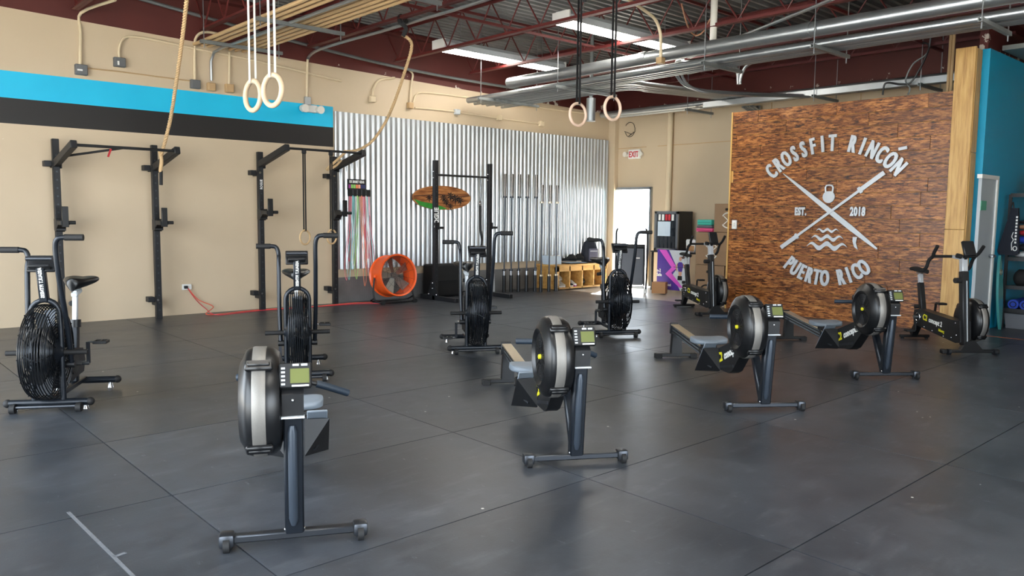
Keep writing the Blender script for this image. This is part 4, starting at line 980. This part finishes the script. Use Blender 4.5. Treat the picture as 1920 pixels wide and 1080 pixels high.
# ------------------------------------------------------------------ orange drum fan
FC = Vector((7.13, 10.72, .445))
t = thing('drum_fan', 'big orange drum fan tilted on its black floor stand', 'fan', (FC.x, FC.y, 0), R(-2))
ax = Vector((.0, -1, .12)).normalized(); c = Vector((0, 0, FC.z))
h = MB().lathe([(.335, -.2), (.345, -.17), (.325, -.15), (.325, .13), (.345, .15), (.338, .18), (.315, .17), (.312, -.19)], c, ax, 56, closed=True).build('drum', 'orange', t, 'glossy orange drum')
b = MB()
for s in (-.15, .15):
    for r in (.09, .2, .3): b.torus(c+ax*s, ax, r, .0016, 40, 5)
    x = ax.orthogonal().normalized(); y = ax.cross(x)
    for k in range(12): b.cyl(c+ax*s+(x*math.cos(R(30*k))+y*math.sin(R(30*k)))*.05, c+ax*s+(x*math.cos(R(30*k))+y*math.sin(R(30*k)))*.33, .0018, n=5)
b.build('guard_grille', 'satin_black', t)
for k in range(5):
    b = MB(); a = R(72*k+20); d = x*math.cos(a)+y*math.sin(a); n_ = ax.cross(d); tw = (n_*.9+ax*.45).normalized()
    p0, p1 = c+d*.05, c+d*.295
    q = [b.bm.verts.new(v) for v in (p0-tw*.035, p0+tw*.035, p1+tw*.09, p1-tw*.075)]; b.bm.faces.new(q)
    q2 = [b.bm.verts.new(v.co+ax*.003) for v in q]; b.bm.faces.new(list(reversed(q2))); b.build('fan_blade', 'blade', t)
MB().cyl(c-ax*.06, c+ax*.05, .05, n=20).build('fan_hub', 'steel', t)
for s in (-1, 1): MB().ball(c+Vector((s*.34, 0, 0)), .03).build('tilt_knob', 'orange', h)
st_ = MB().tube(smooth([(-.35, 0, .445), (-.37, .0, .2), (-.36, -.05, .06), (-.25, -.14, .03), (.25, -.14, .03), (.36, -.05, .06), (.37, 0, .2), (.35, 0, .445)], 5), .014, 8).build('floor_stand', 'satin_black', t)
MB().tube(smooth([(-.36, -.02, .1), (-.3, .15, .03), (.3, .15, .03), (.36, -.02, .1)], 4), .012, 8).build('stand_brace', 'satin_black', st_)
for s in (-1, 1): MB().cyl((s*.3, -.16, .035), (s*.3, -.2, .035), .035).build('stand_wheel', 'rubber', st_)
# cord from the wall outlet to the fan
p = A(350, 538, .02); o = MB().box(p, (.13, .03, .08), bev=.006).build('power_outlet', 'white'); tag(o, 'white double power outlet low on the beige wall', 'outlet')
MB().box(p+Vector((-.02, -.03, 0)), (.05, .04, .04), bev=.006).build('plug', 'satin_black', o)
for k, (m_, pp) in enumerate((('cord', [(352, 540), (372, 562), (400, 575), (440, 577), (485, 572)]), ('cord_red', [(352, 540), (366, 560), (385, 578), (420, 584), (485, 577)]))):
    pts = [A(*pp[0], .06)] + [A(x, y, .05+.02*i) for i, (x, y) in enumerate(pp[1:3])]
    pts += [(4.2+.1*k, 10.95-.1*k, .012), (5.0, 11.05-.08*k, .012), (5.8, 10.95-.05*k, .012), (6.5, 11.0-.12*k, .012), (6.85, 10.9-.2*k, .012)]
    pipe('extension_cord', smooth(pts, 6), .006, m_, ('orange' if k == 0 else 'red') + ' power cord trailing from the outlet along the wall base to the fan', 'cord', None, 6)

# ------------------------------------------------------------------ surfboard sign
p = A(829, 371, .07); t = thing('surfboard_sign', 'small wooden surfboard with painted palms and a green wave on the cladding', 'sign', p)
b = MB(); el = [(.665*math.cos(a)*(1-.05*math.cos(a)**2), .21*math.sin(a)*abs(math.sin(a))**.0) for a in np.linspace(0, 2*math.pi, 57)[:-1]]
b.prism(el, xz, -.018, .018); b.build('board', 'board_wood', t)
gw = [(-.62, -.03), (-.45, -.075), (-.25, -.10), (-.02, -.15), (.1, -.19), (-.05, -.206), (-.3, -.186), (-.5, -.135)]
MB().prism(gw, xz, -.021, -.0185).build('green_wave', 'leaf_green', t)
for i, (cx, cz, s_) in enumerate(((-.3, .0, .8), (-.18, .05, .9), (.02, .0, 1), (.17, .04, 1.1), (.27, .0, 1.2), (.38, -.03, 1), (.08, -.07, .8), (.17, -.14, .8))):
    b = MB()
    for k in range(8):
        a = R(45*k+i*13); q = [(cx, cz), (cx+.05*s_*math.cos(a-.3), cz+.042*s_*math.sin(a-.25)), (cx+.10*s_*math.cos(a), cz+.07*s_*math.sin(a)-.01), (cx+.045*s_*math.cos(a+.3), cz+.036*s_*math.sin(a+.25))]
        b.prism(q, xz, -.024-.0003*k, -.022)
    b.prism([(cx-.006, cz), (cx+.006, cz), (cx+.016, cz-.1*s_), (cx+.004, cz-.1*s_)], xz, -.022, -.0205); b.build('painted_palm', 'matte_black', t)
MB().tube(smooth([(-.62, -.022, .02), (-.3, -.02, .045), (.0, -.02, .05), (.3, -.02, .03), (.6, -.022, .045)], 5), .006, 6).build('dark_grain_line', 'hair', t)

# ------------------------------------------------------------------ jump rope rack
p = A(670, 355, .04); RX, RZ = p.x, p.z
t = thing('jump_rope_rack', 'black jump rope display board with colour swatches on the cladding', 'rack', (RX, YA-.05, RZ))
MB().box((-.02, 0, .075), (.34, .02, .17), bev=.003).build('header_board', 'satin_black', t); MB().box((.02, -.012, -.06), (.40, .05, .11), bev=.004).build('holder_block', 'matte_black', t)
put_text('header_lettering', text_mesh('RX SMART GEAR', .055, .002, 'white', .62, .003, 'CENTER'), (1, 0, 0), (0, 0, 1), (-.02, -.012, .10), t)
for k, m_ in enumerate(('r_purple', 'r_green', 'r_green', 'r_orange', 'r_peach', 'r_navy', 'r_navy')): MB().box((-.155+.045*k, -.012, .045), (.038, .004, .06)).build('colour_swatch', m_, t)
cols = ['r_pink', 'r_red', 'r_aqua', 'r_aqua', 'r_white', 'r_green', 'r_green', 'r_peach', 'r_orange', 'r_pink', 'r_red', 'r_white', 'r_aqua', 'r_pink']
cname = dict(r_pink='pink', r_red='red', r_aqua='aqua', r_white='white', r_green='green', r_peach='peach', r_orange='orange')
for k, m_ in enumerate(cols):
    x = RX-.165+.027*k; zt = RZ-.10; zb = random.uniform(.25, .72); sp = random.uniform(.03, .09)*(1 if k > 6 else -1)
    yy = YA-.075-.006*(k % 3)
    pts = smooth([(x-.005, yy, zt), (x-.015+sp*.3, yy-.01, zt-.5), (x-.03+sp, yy-.01, zb+.25), (x+sp, yy-.012, zb), (x+.03+sp, yy-.01, zb+.25), (x+.012+sp*.3, yy-.01, zt-.5), (x+.005, yy, zt)], 6)
    o = MB().tube(pts, .0042, 5).build('jump_rope', m_); tag(o, cname[m_] + ' cable jump rope hanging in a long loop from the rope board', 'jump rope', 'jump ropes on the board')
    for s in (-1, 1): MB().cyl((x+s*.006, yy, zt+.01), (x+s*.006, yy, zt+.10), .006, n=8).build('rope_handle', 'satin_black', o)

# ------------------------------------------------------------------ barbells standing in floor tubes
def make_barbell(L, sl, coll):
    t = thing('barbell', '', 'barbell')
    MB().cyl((0, 0, .02), (0, 0, L), .014, n=12).build('bar_shaft', 'dark_steel', t)
    MB().cyl((0, 0, L-sl), (0, 0, L), .026, n=16).build('top_sleeve', 'sleeve', t); MB().cyl((0, 0, .30), (0, 0, sl), .025, n=16).build('bottom_sleeve', 'chrome', t)
    for z in (L-sl, sl): MB().cyl((0, 0, z-.02), (0, 0, z+.012), .036, n=16).build('collar', coll, t)
    MB().cyl((0, 0, .002), (0, 0, .32), .034, n=16).build('floor_tube', 'satin_black', t); return t
bx = [(945, 'dark_steel'), (958, 'dark_steel'), (972, 'chrome'), (987, 'dark_steel'), (1003, 'chrome'), (1014, 'rail_top'), (1029, 'rail_top'), (1042, 'rail_top')]
ys = [10.95, 10.90, 10.84, 10.76, 10.68, 10.56, 10.54, 10.53]; xs = [onY(b_[0], 540, y_).x for b_, y_ in zip(bx, ys)]
bb = None; bs = None
nth = ['first', 'second', 'third', 'fourth', 'fifth', 'sixth', 'seventh', 'eighth']
for i, x in enumerate(xs):
    lb = f'upright {"full-length" if i < 5 else "shorter"} barbell, {nth[i]} of the row counted from the squat stand'
    yb_ = ys[i]
    if i < 5:
        if bb is None: bb = make_barbell(2.2, .42, 'dark_steel'); bb.location = (x, yb_, 0); bb['label'] = lb; bb['group'] = 'standing barbells'
        else: dup(bb, (x, yb_, 0), .4*i, lb, 'standing barbells')
    else:
        if bs is None: bs = make_barbell(2.01, .32, 'rail_top'); bs.location = (x, yb_, 0); bs['label'] = lb; bs['group'] = 'standing barbells'
        else: dup(bs, (x, yb_, 0), .4*i, lb, 'standing barbells')
o = MB().box((9.50, 10.98, .25), (.05, .03, .48), Matrix.Rotation(R(-3), 3, 'Y'), .004).build('steel_offcut', 'light_grey'); tag(o, 'short pale grey metal bar leaning at the wall beside the barbells', 'metal bar')
MB().box((9.50, 10.97, .01), (.12, .08, .02)).build('bar_foot', 'galv_dull', o)

# ------------------------------------------------------------------ cubby bench and what is on it
BX0, BX1, BY0, BY1, BZ = 10.78, 12.28, 10.62, 11.14, .49
t = thing('cubby_bench', 'pale wooden cubby bench with open shoe compartments by the corner', 'bench', ((BX0+BX1)/2, (BY0+BY1)/2, 0))
hw, hd_ = (BX1-BX0)/2, (BY1-BY0)/2
MB().box((0, 0, BZ-.02), (2*hw+.04, 2*hd_, .04), bev=.004).build('bench_top', 'cubby', t); MB().box((0, -hd_+.015, BZ-.085), (2*hw, .03, .09)).build('front_rail', 'cubby', t)
MB().box((0, 0, .03), (2*hw, 2*hd_, .03)).build('bottom_shelf', 'cubby', t); MB().box((0, hd_-.01, .24), (2*hw, .02, .42)).build('back_panel', 'cubby', t)
cub = [-hw+.06, -hw+.40, -hw+.76, -hw+1.10, hw-.03]
for x in [-hw+.02] + cub[1:]: MB().box((x, 0, .24), (.03, 2*hd_, .44)).build('divider', 'cubby', t)
MB().box((-hw+.05, -hd_+.015, .24), (.10, .03, .46)).build('front_stile', 'cubby', t)
def make_shoe(m_, sole='white', L=.28, hi=.1):
    t = thing('sneaker', '', 'shoe'); b = MB(); rings = []
    for x, w, h0 in ((-.5, .030, .07), (-.45, .038, .09), (-.25, .040, hi), (-.02, .040, hi*.95), (.15, .043, .062), (.32, .045, .048), (.45, .036, .038), (.5, .02, .03)):
        rings.append([b.bm.verts.new((x*L, w*math.cos(2*math.pi*k/14), .018+(h0/2)*(1+math.sin(2*math.pi*k/14)))) for k in range(14)])
    b.skin(rings); b.build('upper', m_, t, ang=70)
    MB().prism([(x*L, s*w) for x, w, s in [(-.5, .03, 1), (-.25, .042, 1), (.3, .047, 1), (.5, .02, 1), (.5, .02, -1), (.3, .047, -1), (-.25, .042, -1), (-.5, .03, -1)]], xy, 0, .024).build('sole', sole, t)
    b = MB()
    for k in range(4): b.tube([(.0+.03*k-.02, -.02, .018+hi-.012*k-.004), (.0+.03*k-.02, .02, .018+hi-.012*k-.004)], .004, 5)
    b.build('laces', 'offwhite', t); return t
def shoe_at(src, x, y, z, rz, lb): return dup(src, (x, y, z), rz, lb, 'shoes on the cubby bench')
s1 = make_shoe('shoe_beige'); s1.location = (BX0+.20, 10.80, .046); s1.rotation_euler.z = R(-80); s1['label'] = 'beige sneaker in the first cubby, toe out'; s1['group'] = 'shoes on the cubby bench'
shoe_at(s1, BX0+.31, 10.80, .046, R(-95), 'beige sneaker in the first cubby, beside the divider')
shoe_at(s1, BX0+.26, 10.80, .17, R(20), 'beige sneaker piled on top of the pair in the first cubby')
s2 = make_shoe('fabric_navy', 'white'); s2.location = (BX0+.50, 10.80, .046); s2.rotation_euler.z = R(-75); s2['label'] = 'dark sneaker with a white sole in the second cubby'; s2['group'] = 'shoes on the cubby bench'
s3 = make_shoe('white', 'r_purple'); s3.location = (BX0+.64, 10.80, .046); s3.rotation_euler.z = R(-100); s3['label'] = 'white sneaker with a purple sole in the second cubby'; s3['group'] = 'shoes on the cubby bench'
def make_kb(s):
    t = thing('kettlebell', '', 'kettlebell'); MB().lathe([(.04*s, 0), (.07*s, .01*s), (.095*s, .06*s), (.1*s, .1*s), (.08*s, .155*s), (.04*s, .18*s)], (0, 0, 0), (0, 0, 1), 24).build('ball', 'gloss_black', t)
    MB().tube(smooth([(-.05*s, 0, .16*s), (-.065*s, 0, .22*s), (-.03*s, 0, .265*s), (.03*s, 0, .265*s), (.065*s, 0, .22*s), (.05*s, 0, .16*s)], 4), .015*s, 8).build('handle', 'gloss_black', t); return t
q1 = make_kb(.85); q1.location = (BX0+.92, 10.80, .046); q1['label'] = 'shiny black kettlebell in the third cubby of the bench'; q1['group'] = 'kettlebells in the bench'
q2 = make_kb(.62); q2.location = (BX0+1.26, 10.80, .046); q2['label'] = 'small dark kettlebell in the last cubby of the bench'; q2['group'] = 'kettlebells in the bench'
o = MB().prism([(-.17, 0), (.17, 0), (.20, .15), (-.17, .17)], lambda a, b, d: (BX0+.17+a, 10.80+d+b*.25, BZ+.002+b), 0, .18).build('paper_box', 'paper_blue'); tag(o, 'pale blue-white cardboard box on the end of the cubby bench', 'box')
MB().box((BX0+.17, 10.83, BZ+.172), (.3, .13, .004)).build('box_lid', 'white', o)
s4 = make_shoe('matte_black', 'satin_black', .29, .13); s4.location = (BX0+.62, 10.86, BZ+.045); s4.rotation_euler.z = R(150); s4['label'] = 'black sneaker on the bench top beside the white box'; s4['group'] = 'shoes on the cubby bench'
shoe_at(s4, BX0+.86, 10.88, BZ+.045, R(150), 'black sneaker on the bench top beside the backpack')
o = MB().box((BX0+.72, 10.82, BZ+.012), (.52, .3, .02), bev=.005).build('folder', 'satin_black'); tag(o, 'flat black folder under the sneakers on the bench top', 'folder'); MB().box((BX0+.72, 10.82, BZ+.0235), (.46, .26, .003)).build('folder_sheet', 'paper_blue', o)
o.location.z += .0
t = thing('backpack', 'black backpack with a grey front panel on the cubby bench', 'backpack', (BX0+1.22, 10.86, BZ+.002), R(-25))
b = MB(); rings = []
for z, w, d in ((0, .15, .10), (.05, .17, .12), (.18, .175, .125), (.32, .15, .10), (.42, .11, .07), (.46, .05, .03)):
    rings.append([b.bm.verts.new((w*(abs(math.cos(a))**.6)*(1 if math.cos(a) > 0 else -1), d*(abs(math.sin(a))**.6)*(1 if math.sin(a) > 0 else -1), z)) for a in np.linspace(0, 2*math.pi, 25)[:-1]])
b.skin(rings); b.build('pack_body', 'fabric_navy', t, ang=70)
MB().box((.03, -.125, .16), (.2, .05, .26), bev=.02, seg=2).build('front_pocket', 'fabric_grey', t); MB().box((.03, -.152, .24), (.15, .006, .012)).build('zip', 'light_grey', t)
MB().tube(smooth([(-.05, 0, .45), (-.04, 0, .5), (.04, 0, .5), (.05, 0, .45)], 4), .01, 6).build('grab_loop', 'strap_black', t)
MB().tube(smooth([(.12, -.1, .1), (.14, -.16, .0), (.14, -.26, -.06), (.14, -.275, -.2)], 4), .008, 6).build('hanging_strap', 'strap_black', t)

# ------------------------------------------------------------------ corner by the exit door
t = thing('folded_treadmill', 'dark grey folded treadmill with a tube handrail standing in the bright doorway', 'treadmill', (11.70, 9.52, 0), R(40))
m = Matrix.Rotation(R(14), 3, 'Y'); pc = Vector((.02, 0, .50))
dk = MB().box(pc, (.07, .46, .72), m, .02, 2).build('deck', 'mat_grey', t)
MB().box(pc+m @ Vector((.0, 0, .38)), (.12, .52, .08), m, .015).build('end_roller', 'satin_black', dk)
for s_ in (-1, 1):
    MB().box(pc+m @ Vector((0, s_*.245, 0)), (.09, .03, .74), m, .006).build('side_rail', 'satin_black', dk)
    MB().tube(smooth([(-.16, s_*.28, .06), (-.10, s_*.29, .5), (.0, s_*.29, 1.0), (.03, s_*.29, 1.14), (.10, s_*.27, 1.2), (.38, s_*.27, 1.2)], 5), .017, 8).build('handrail', 'satin_black', t)
    MB().box((.05, s_*.27, .05), (.62, .06, .07), bev=.01).build('base_rail', 'white', t)
    for x in (-.22, .3): MB().cyl((x, s_*.27-.02, .03), (x, s_*.27+.02, .03), .03).build('foot_wheel', 'white', t)
MB().box((.0, 0, .10), (.10, .5, .05), bev=.008).build('cross_member', 'white', t)
MB().box((-.042, -.1, .66), (.006, .12, .02), m).build('maker_label', 'white', dk)
# side table with drinks cooler and tub
t = thing('side_table', 'low black table carrying the drinks cooler, behind the banner', 'table', (12.66, 9.05, 0))
MB().box((0, 0, .765), (.5, 1.15, .03), bev=.004).build('table_top', 'satin_black', t)
for x in (-.22, .22):
    for y in (-.54, .54): MB().box((x, y, .375), (.035, .035, .75)).build('leg', 'satin_black', t)
t = thing('drinks_cooler', 'black and silver glass-door drinks cooler with paper notices taped on', 'cooler', (12.66, 9.28, .781))
MB().box((.02, 0, .385), (.44, .56, .77), bev=.006).build('cabinet', 'satin_black', t)
df = MB()
for y in (-.255, .255): df.box((-.215, y, .385), (.035, .05, .76))
for z in (.03, .745): df.box((-.215, 0, z), (.035, .56, .05))
df = df.build('door_frame', 'steel', t); MB().box((-.21, 0, .385), (.015, .46, .68)).build('glass_pane', 'glass_dark', df)
MB().box((-.235, .04, .43), (.006, .3, .28)).build('paper_notice', 'paper_blue', t)
for k in range(5): MB().box((-.222, .18-.09*k, .16), (.012, .05, .26)).build('drink_can', 'dark_steel', t)
put_text('notice_heading', text_mesh('DRINKS', .05, .002, 'fabric_navy', .8, .001, 'CENTER'), (0, -1, 0), (0, 0, 1), (-.24, .04, .5), t) if False else None
for k, (m_, y) in enumerate((('white', .16), ('white', .08), ('sign_red', 0), ('sign_red', -.07), ('white', -.15))): MB().box((-.222, y, .65), (.01, .05, .12)).build('top_sticker', m_, t)
o = MB().prism([(-.09, 0), (.09, 0), (.105, .21), (.09, .24), (-.09, .24), (-.105, .21)], lambda a, b, d: (12.5+d, 8.75+a, .782+b), 0, .12).build('plastic_tub', 'white'); tag(o, 'white plastic tub with a tan label on the low table', 'tub')
MB().box((12.497, 8.75, .85), (.006, .17, .11)).build('tub_label', 'cardboard', o)
# banner
t = thing('banner_board', 'purple and pink printed banner of a woman lifting, propped before the cooler', 'banner', (12.24, 8.94, 0), 0)
bw, bh = .74, .76
m = lambda a, b, d: (-d, -a, .06+b)
MB().prism([(-bw/2, 0), (bw/2, 0), (bw/2, bh), (-bw/2, bh)], m, 0, .012).build('banner_panel', 'purple', t)
MB().prism([(-.10, bh-.002), (bw/2-.002, bh-.002), (bw/2-.002, .002), (.18, .002), (.0, .30), (.1, .42)], m, .012, .014).build('photo_area', 'light_grey', t)
MB().prism([(-.33, bh-.003), (-.16, bh-.003), (.09, .43), (-.03, .33), (.24, .06), (.16, .06), (-.17, .30), (-.03, .43)], m, .0145, .016).build('pink_chevron', 'magenta', t)
MB().prism([(.10, .5), (.13, .36), (.21, .36), (.24, .5), (.2, .54), (.14, .54)], m, .0165, .018).build('printed_top', 'purple', t)
MB().prism([(.13, .36), (.14, .28), (.20, .28), (.21, .36)], m, .0165, .018).build('printed_waist', 'skin', t); MB().prism([(.12, .28), (.215, .28), (.22, .2), (.115, .2)], m, .0165, .018).build('printed_shorts', 'satin_black', t)
MB().prism([(.17+.032*math.cos(a), .60+.042*math.sin(a)) for a in np.linspace(0, 6.28, 17)[:-1]], m, .0165, .018).build('printed_head', 'skin', t)
MB().prism([(.17, .645), (.21, .64), (.26, .70), (.27, .62), (.22, .6), (.20, .62)], m, .0182, .019).build('printed_hair', 'hair', t)
for q in ([(.10, .52), (.06, .44), (.09, .36), (.11, .37), (.09, .44), (.12, .50)], [(.24, .52), (.29, .43), (.31, .36), (.285, .36), (.265, .42), (.22, .5)]): MB().prism(q, m, .0165, .018).build('printed_arm', 'skin', t)
MB().prism([(.02, .435), (.36, .435), (.36, .445), (.02, .445)], m, .0182, .019).build('printed_bar', 'dark_steel', t)
for tx, sz, a, z in (('n-2', .085, -.37, .33), ('Safe', .085, -.37, .25), ('Non-Exam Joint!', .058, -.37, .075)):
    put_text('banner_lettering', text_mesh(tx, sz, .001, 'white', .8, .003), (0, -1, 0), (0, 0, 1), (-.0165, -a, .06+z), t)
for s in (-1, 1): MB().box((.06, s*.25, .03), (.16, .04, .06)).build('banner_foot', 'satin_black', t)
o = MB().box((12.02, 9.08, .11), (.20, .26, .21), Matrix.Rotation(R(25), 3, 'Z'), .003).build('cardboard_box', 'cardboard'); tag(o, 'plain brown cardboard box on the floor before the banner', 'box'); MB().box((12.02, 9.08, .217), (.05, .26, .002), Matrix.Rotation(R(25), 3, 'Z')).build('box_tape', 'cloth_tan', o)
# plyo boxes
def plyo(loc, w, h, label, logo=True, slots=(0,), d=.5):
    t = thing('plyo_box', label, 'plyo box', loc, 0, 'stacked plyo boxes')
    MB().box((d/2, 0, h/2), (d, w, h-.004), bev=.003).build('box_body', 'ply', t)
    for y in slots: MB().tube([(-.001, y+.05, h*.8), (-.001, y-.05, h*.8)], .022, 10).build('hand_slot', 'matte_black', t)
    if logo:
        for nm, a0, a1 in (('logo_arc', 35, 145), ('logo_arc', 215, 325)): MB().tube(arc((-.001, .0, h*.42), .13, a0, a1, 10, (0, 1, 0)), .012, 6).build(nm, 'offwhite', t)
        for s in (-1, 1): MB().bar((-.001, -.085, h*.42-s*.07), (-.001, .085, h*.42+s*.07), .014, .006, up=(1, 0, 0)).build('logo_bar', 'offwhite', t)
    return t
plyo((11.95, 7.95, 0), .60, .6, 'wooden plyo box at the bottom of the stack, the one with a black print', False)
plyo((11.95, 7.33, 0), .60, .6, 'wooden plyo box at the bottom of the stack, half hidden by the plank wall', False, (.12,))
plyo((11.95, 7.92, .603), .66, .58, 'wooden plyo box with a white round emblem, under the folded mats', True)
plyo((11.95, 7.26, .603), .62, .58, 'wooden plyo box in the middle layer behind the plank wall edge', False)
t = plyo((11.97, 7.62, 1.186), .56, .5, 'wooden plyo box on top of the stack, touching the plank wall edge', True)
o = MB().tube(smooth([(11.948, 8.12, .08), (11.948, 8.10, .2), (11.948, 8.0, .24), (11.948, 7.93, .17), (11.948, 7.9, .23)], 4), .012, 6).build('black_print', 'matte_black', None); o.parent = [x for x in COL.objects if x.name == 'plyo_box'][0]; o.location = -Vector((11.95, 7.95, 0))
for k, (m_, nm) in enumerate((('pink', 'pink'), ('mat_grey', 'grey'), ('teal', 'teal'))):
    th = (.065, .05, .10)[k]; z = 1.186+(.0, .066, .117)[k]
    o = MB().box((12.1, 8.10, z+th/2), (.28, .34-.02*k, th-.002), bev=.02, seg=3).build('folded_mat', m_); tag(o, f'{nm} folded exercise mat in the small stack on the plyo boxes', 'exercise mat', 'folded mats')
    MB().box((11.958, 8.10, z+th/2), (.004, .3-.02*k, .006)).build('fold_line', 'rubber', o)

# ------------------------------------------------------------------ shelf by the blue wall
SX0, SX1, SY0, SY1 = 12.05, 13.15, 2.88, 3.36
t = thing('storage_shelf', 'black metal storage shelf crowded with clothing and mats along the blue wall', 'shelf', (0, 0, 0))
for x in (SX0, SX1):
    for y in (SY0, SY1): MB().box((x, y, .9), (.035, .035, 1.8)).build('shelf_post', 'satin_black', t)
for z in (.25, .56, .94, 1.79): MB().box(((SX0+SX1)/2, (SY0+SY1)/2, z), (SX1-SX0, SY1-SY0, .025)).box((SX0, (SY0+SY1)/2, z), (.03, SY1-SY0, .05)).build('shelf_board', 'satin_black', t)
def lump(name, c, s_, m_, label, cat, grp=None, seed=0):
    rnd = random.Random(seed); b = MB(); rings = []
    for i in range(7):
        f = i/6; r = (math.sin(math.pi*(.08+.86*f)))**.4
        rings.append([b.bm.verts.new((c[0]+s_[0]/2*r*(abs(math.cos(a))**.6*(1 if math.cos(a) > 0 else -1))*rnd.uniform(.93, 1.0), c[1]+s_[1]/2*r*(abs(math.sin(a))**.6*(1 if math.sin(a) > 0 else -1))*rnd.uniform(.93, 1.0), c[2]+s_[2]*f)) for a in np.linspace(0, 2*math.pi, 19)[:-1]])
    b.skin(rings); o = b.build(name, m_, ang=70); tag(o, label, cat, grp); return o
ym = (SY0+SY1)/2
o = MB().ball((SX0+.3, ym-.03, 1.803+.13), .13, (1.2, 1, 1), 24).build('helmet', 'gloss_black'); tag(o, 'glossy black helmet on top of the storage shelf', 'helmet'); MB().torus((SX0+.3, ym-.03, 1.83), (0, 0, 1), .12, .015).build('helmet_rim', 'white', o)
items = [((SX0+.22, ym, .955), (.36, .42, .09), 'light_grey', 'light grey folded shirt on the middle board'), ((SX0+.24, ym, 1.047), (.34, .40, .10), 'fabric_navy', 'navy folded jacket above the light grey shirt'), ((SX0+.22, ym+.03, 1.149), (.34, .38, .10), 'cloth_blue', 'blue folded shirt above the navy jacket'),
         ((SX0+.24, ym, 1.251), (.34, .40, .08), 'cloth_red', 'red folded shirt above the blue shirt'), ((SX0+.24, ym, 1.333), (.34, .42, .07), 'cloth_tan', 'tan folded towel above the red shirt'), ((SX0+.24, ym, 1.405), (.34, .40, .06), 'fabric_navy', 'dark folded shirt topping the clothes pile'), ((SX0+.2, ym+.08, .575), (.26, .22, .22), 'matte_black', 'black crumpled bag on the board above the blue mats'), ((SX0+.2, ym-.13, .575), (.2, .18, .2), 'skin', 'flesh pink crumpled cloth beside the black bag')]
for i, (c, s_, m_, lb) in enumerate(items): lump('folded_clothing' if i < 6 else 'cloth_bundle', c, s_, m_, lb, 'clothing', 'shelf clothing', i)
for k, y in enumerate((SY1-.11, SY1-.25, SY0+.09)):
    o = MB().cyl((SX0+.02, y, .264+.066), (SX0+.6, y, .264+.066), .065, n=20).build('rolled_mat', 'cloth_blue'); tag(o, 'blue rolled exercise mat on the lowest shelf board', 'exercise mat', 'blue rolled mats'); MB().torus((SX0+.018, y, .33), (1, 0, 0), .035, .006).build('roll_end', 'fabric_navy', o)
t = thing('storage_bin', 'dark grey plastic bin on the floor under the storage shelf', 'bin', (SX0+.28, ym, -.012)); MB().prism([(-.2, 0), (.2, 0), (.23, .22), (-.23, .22)], yz, -.25, .25).build('bin_body', 'mat_grey', t); MB().box((0, 0, .225), (.52, .47, .02), bev=.004).build('bin_lid', 'satin_black', t)
t = thing('hanging_bag', 'black pointed bag with white vertical lettering hung on the shelf end', 'bag', (SX0-.06, SY1+.0, 0))
MB().prism([(.02, 1.62), (-.06, 1.62), (-.10, 1.02), (-.06, .99), (.12, 1.0), (.155, 1.04)], lambda a, b, d: (d, a-.06, b), -.03, .03).build('bag_body', 'fabric_navy', t)
b = MB()
for k in range(9): b.box((-.033, -.115, 1.50-.042*k), (.004, .022, .026))
b.tube([(-.033, -.115+.022*math.cos(a), 1.085+.028*math.sin(a)) for a in np.linspace(0, 6.28, 15)[:-1]], .006, 5, closed=True)
b.tube(smooth([(-.033, -.085, 1.3), (-.033, -.07, 1.24), (-.033, -.09, 1.2), (-.033, -.072, 1.15), (-.033, -.08, 1.06)], 4), .005, 5); b.build('white_print', 'white', t)
MB().tube(smooth([(0, -.06, 1.6), (.0, -.05, 1.7), (.0, -.02, 1.6)], 4), .008, 6).build('bag_strap', 'strap_black', t)
t = thing('leaning_board', 'slim teal surfboard standing on end against the blue wall beside the shelf', 'surfboard', (SX0-.22, YB-.10, -.012))
el = [(.12*math.sin(math.pi*(k/20))**.7, .0+1.0*k/20) for k in range(21)]
MB().prism([(-a, b) for a, b in el]+[(a, b) for a, b in reversed(el[1:-1])], lambda a, b, d: (a*.8, d+b*.06-.03, b), -.015, .015).build('board_body', 'board_teal', t)
MB().torus((0, .0, .78), (0, 1, 0), .035, .006).build('board_emblem', 'rail_top', t)
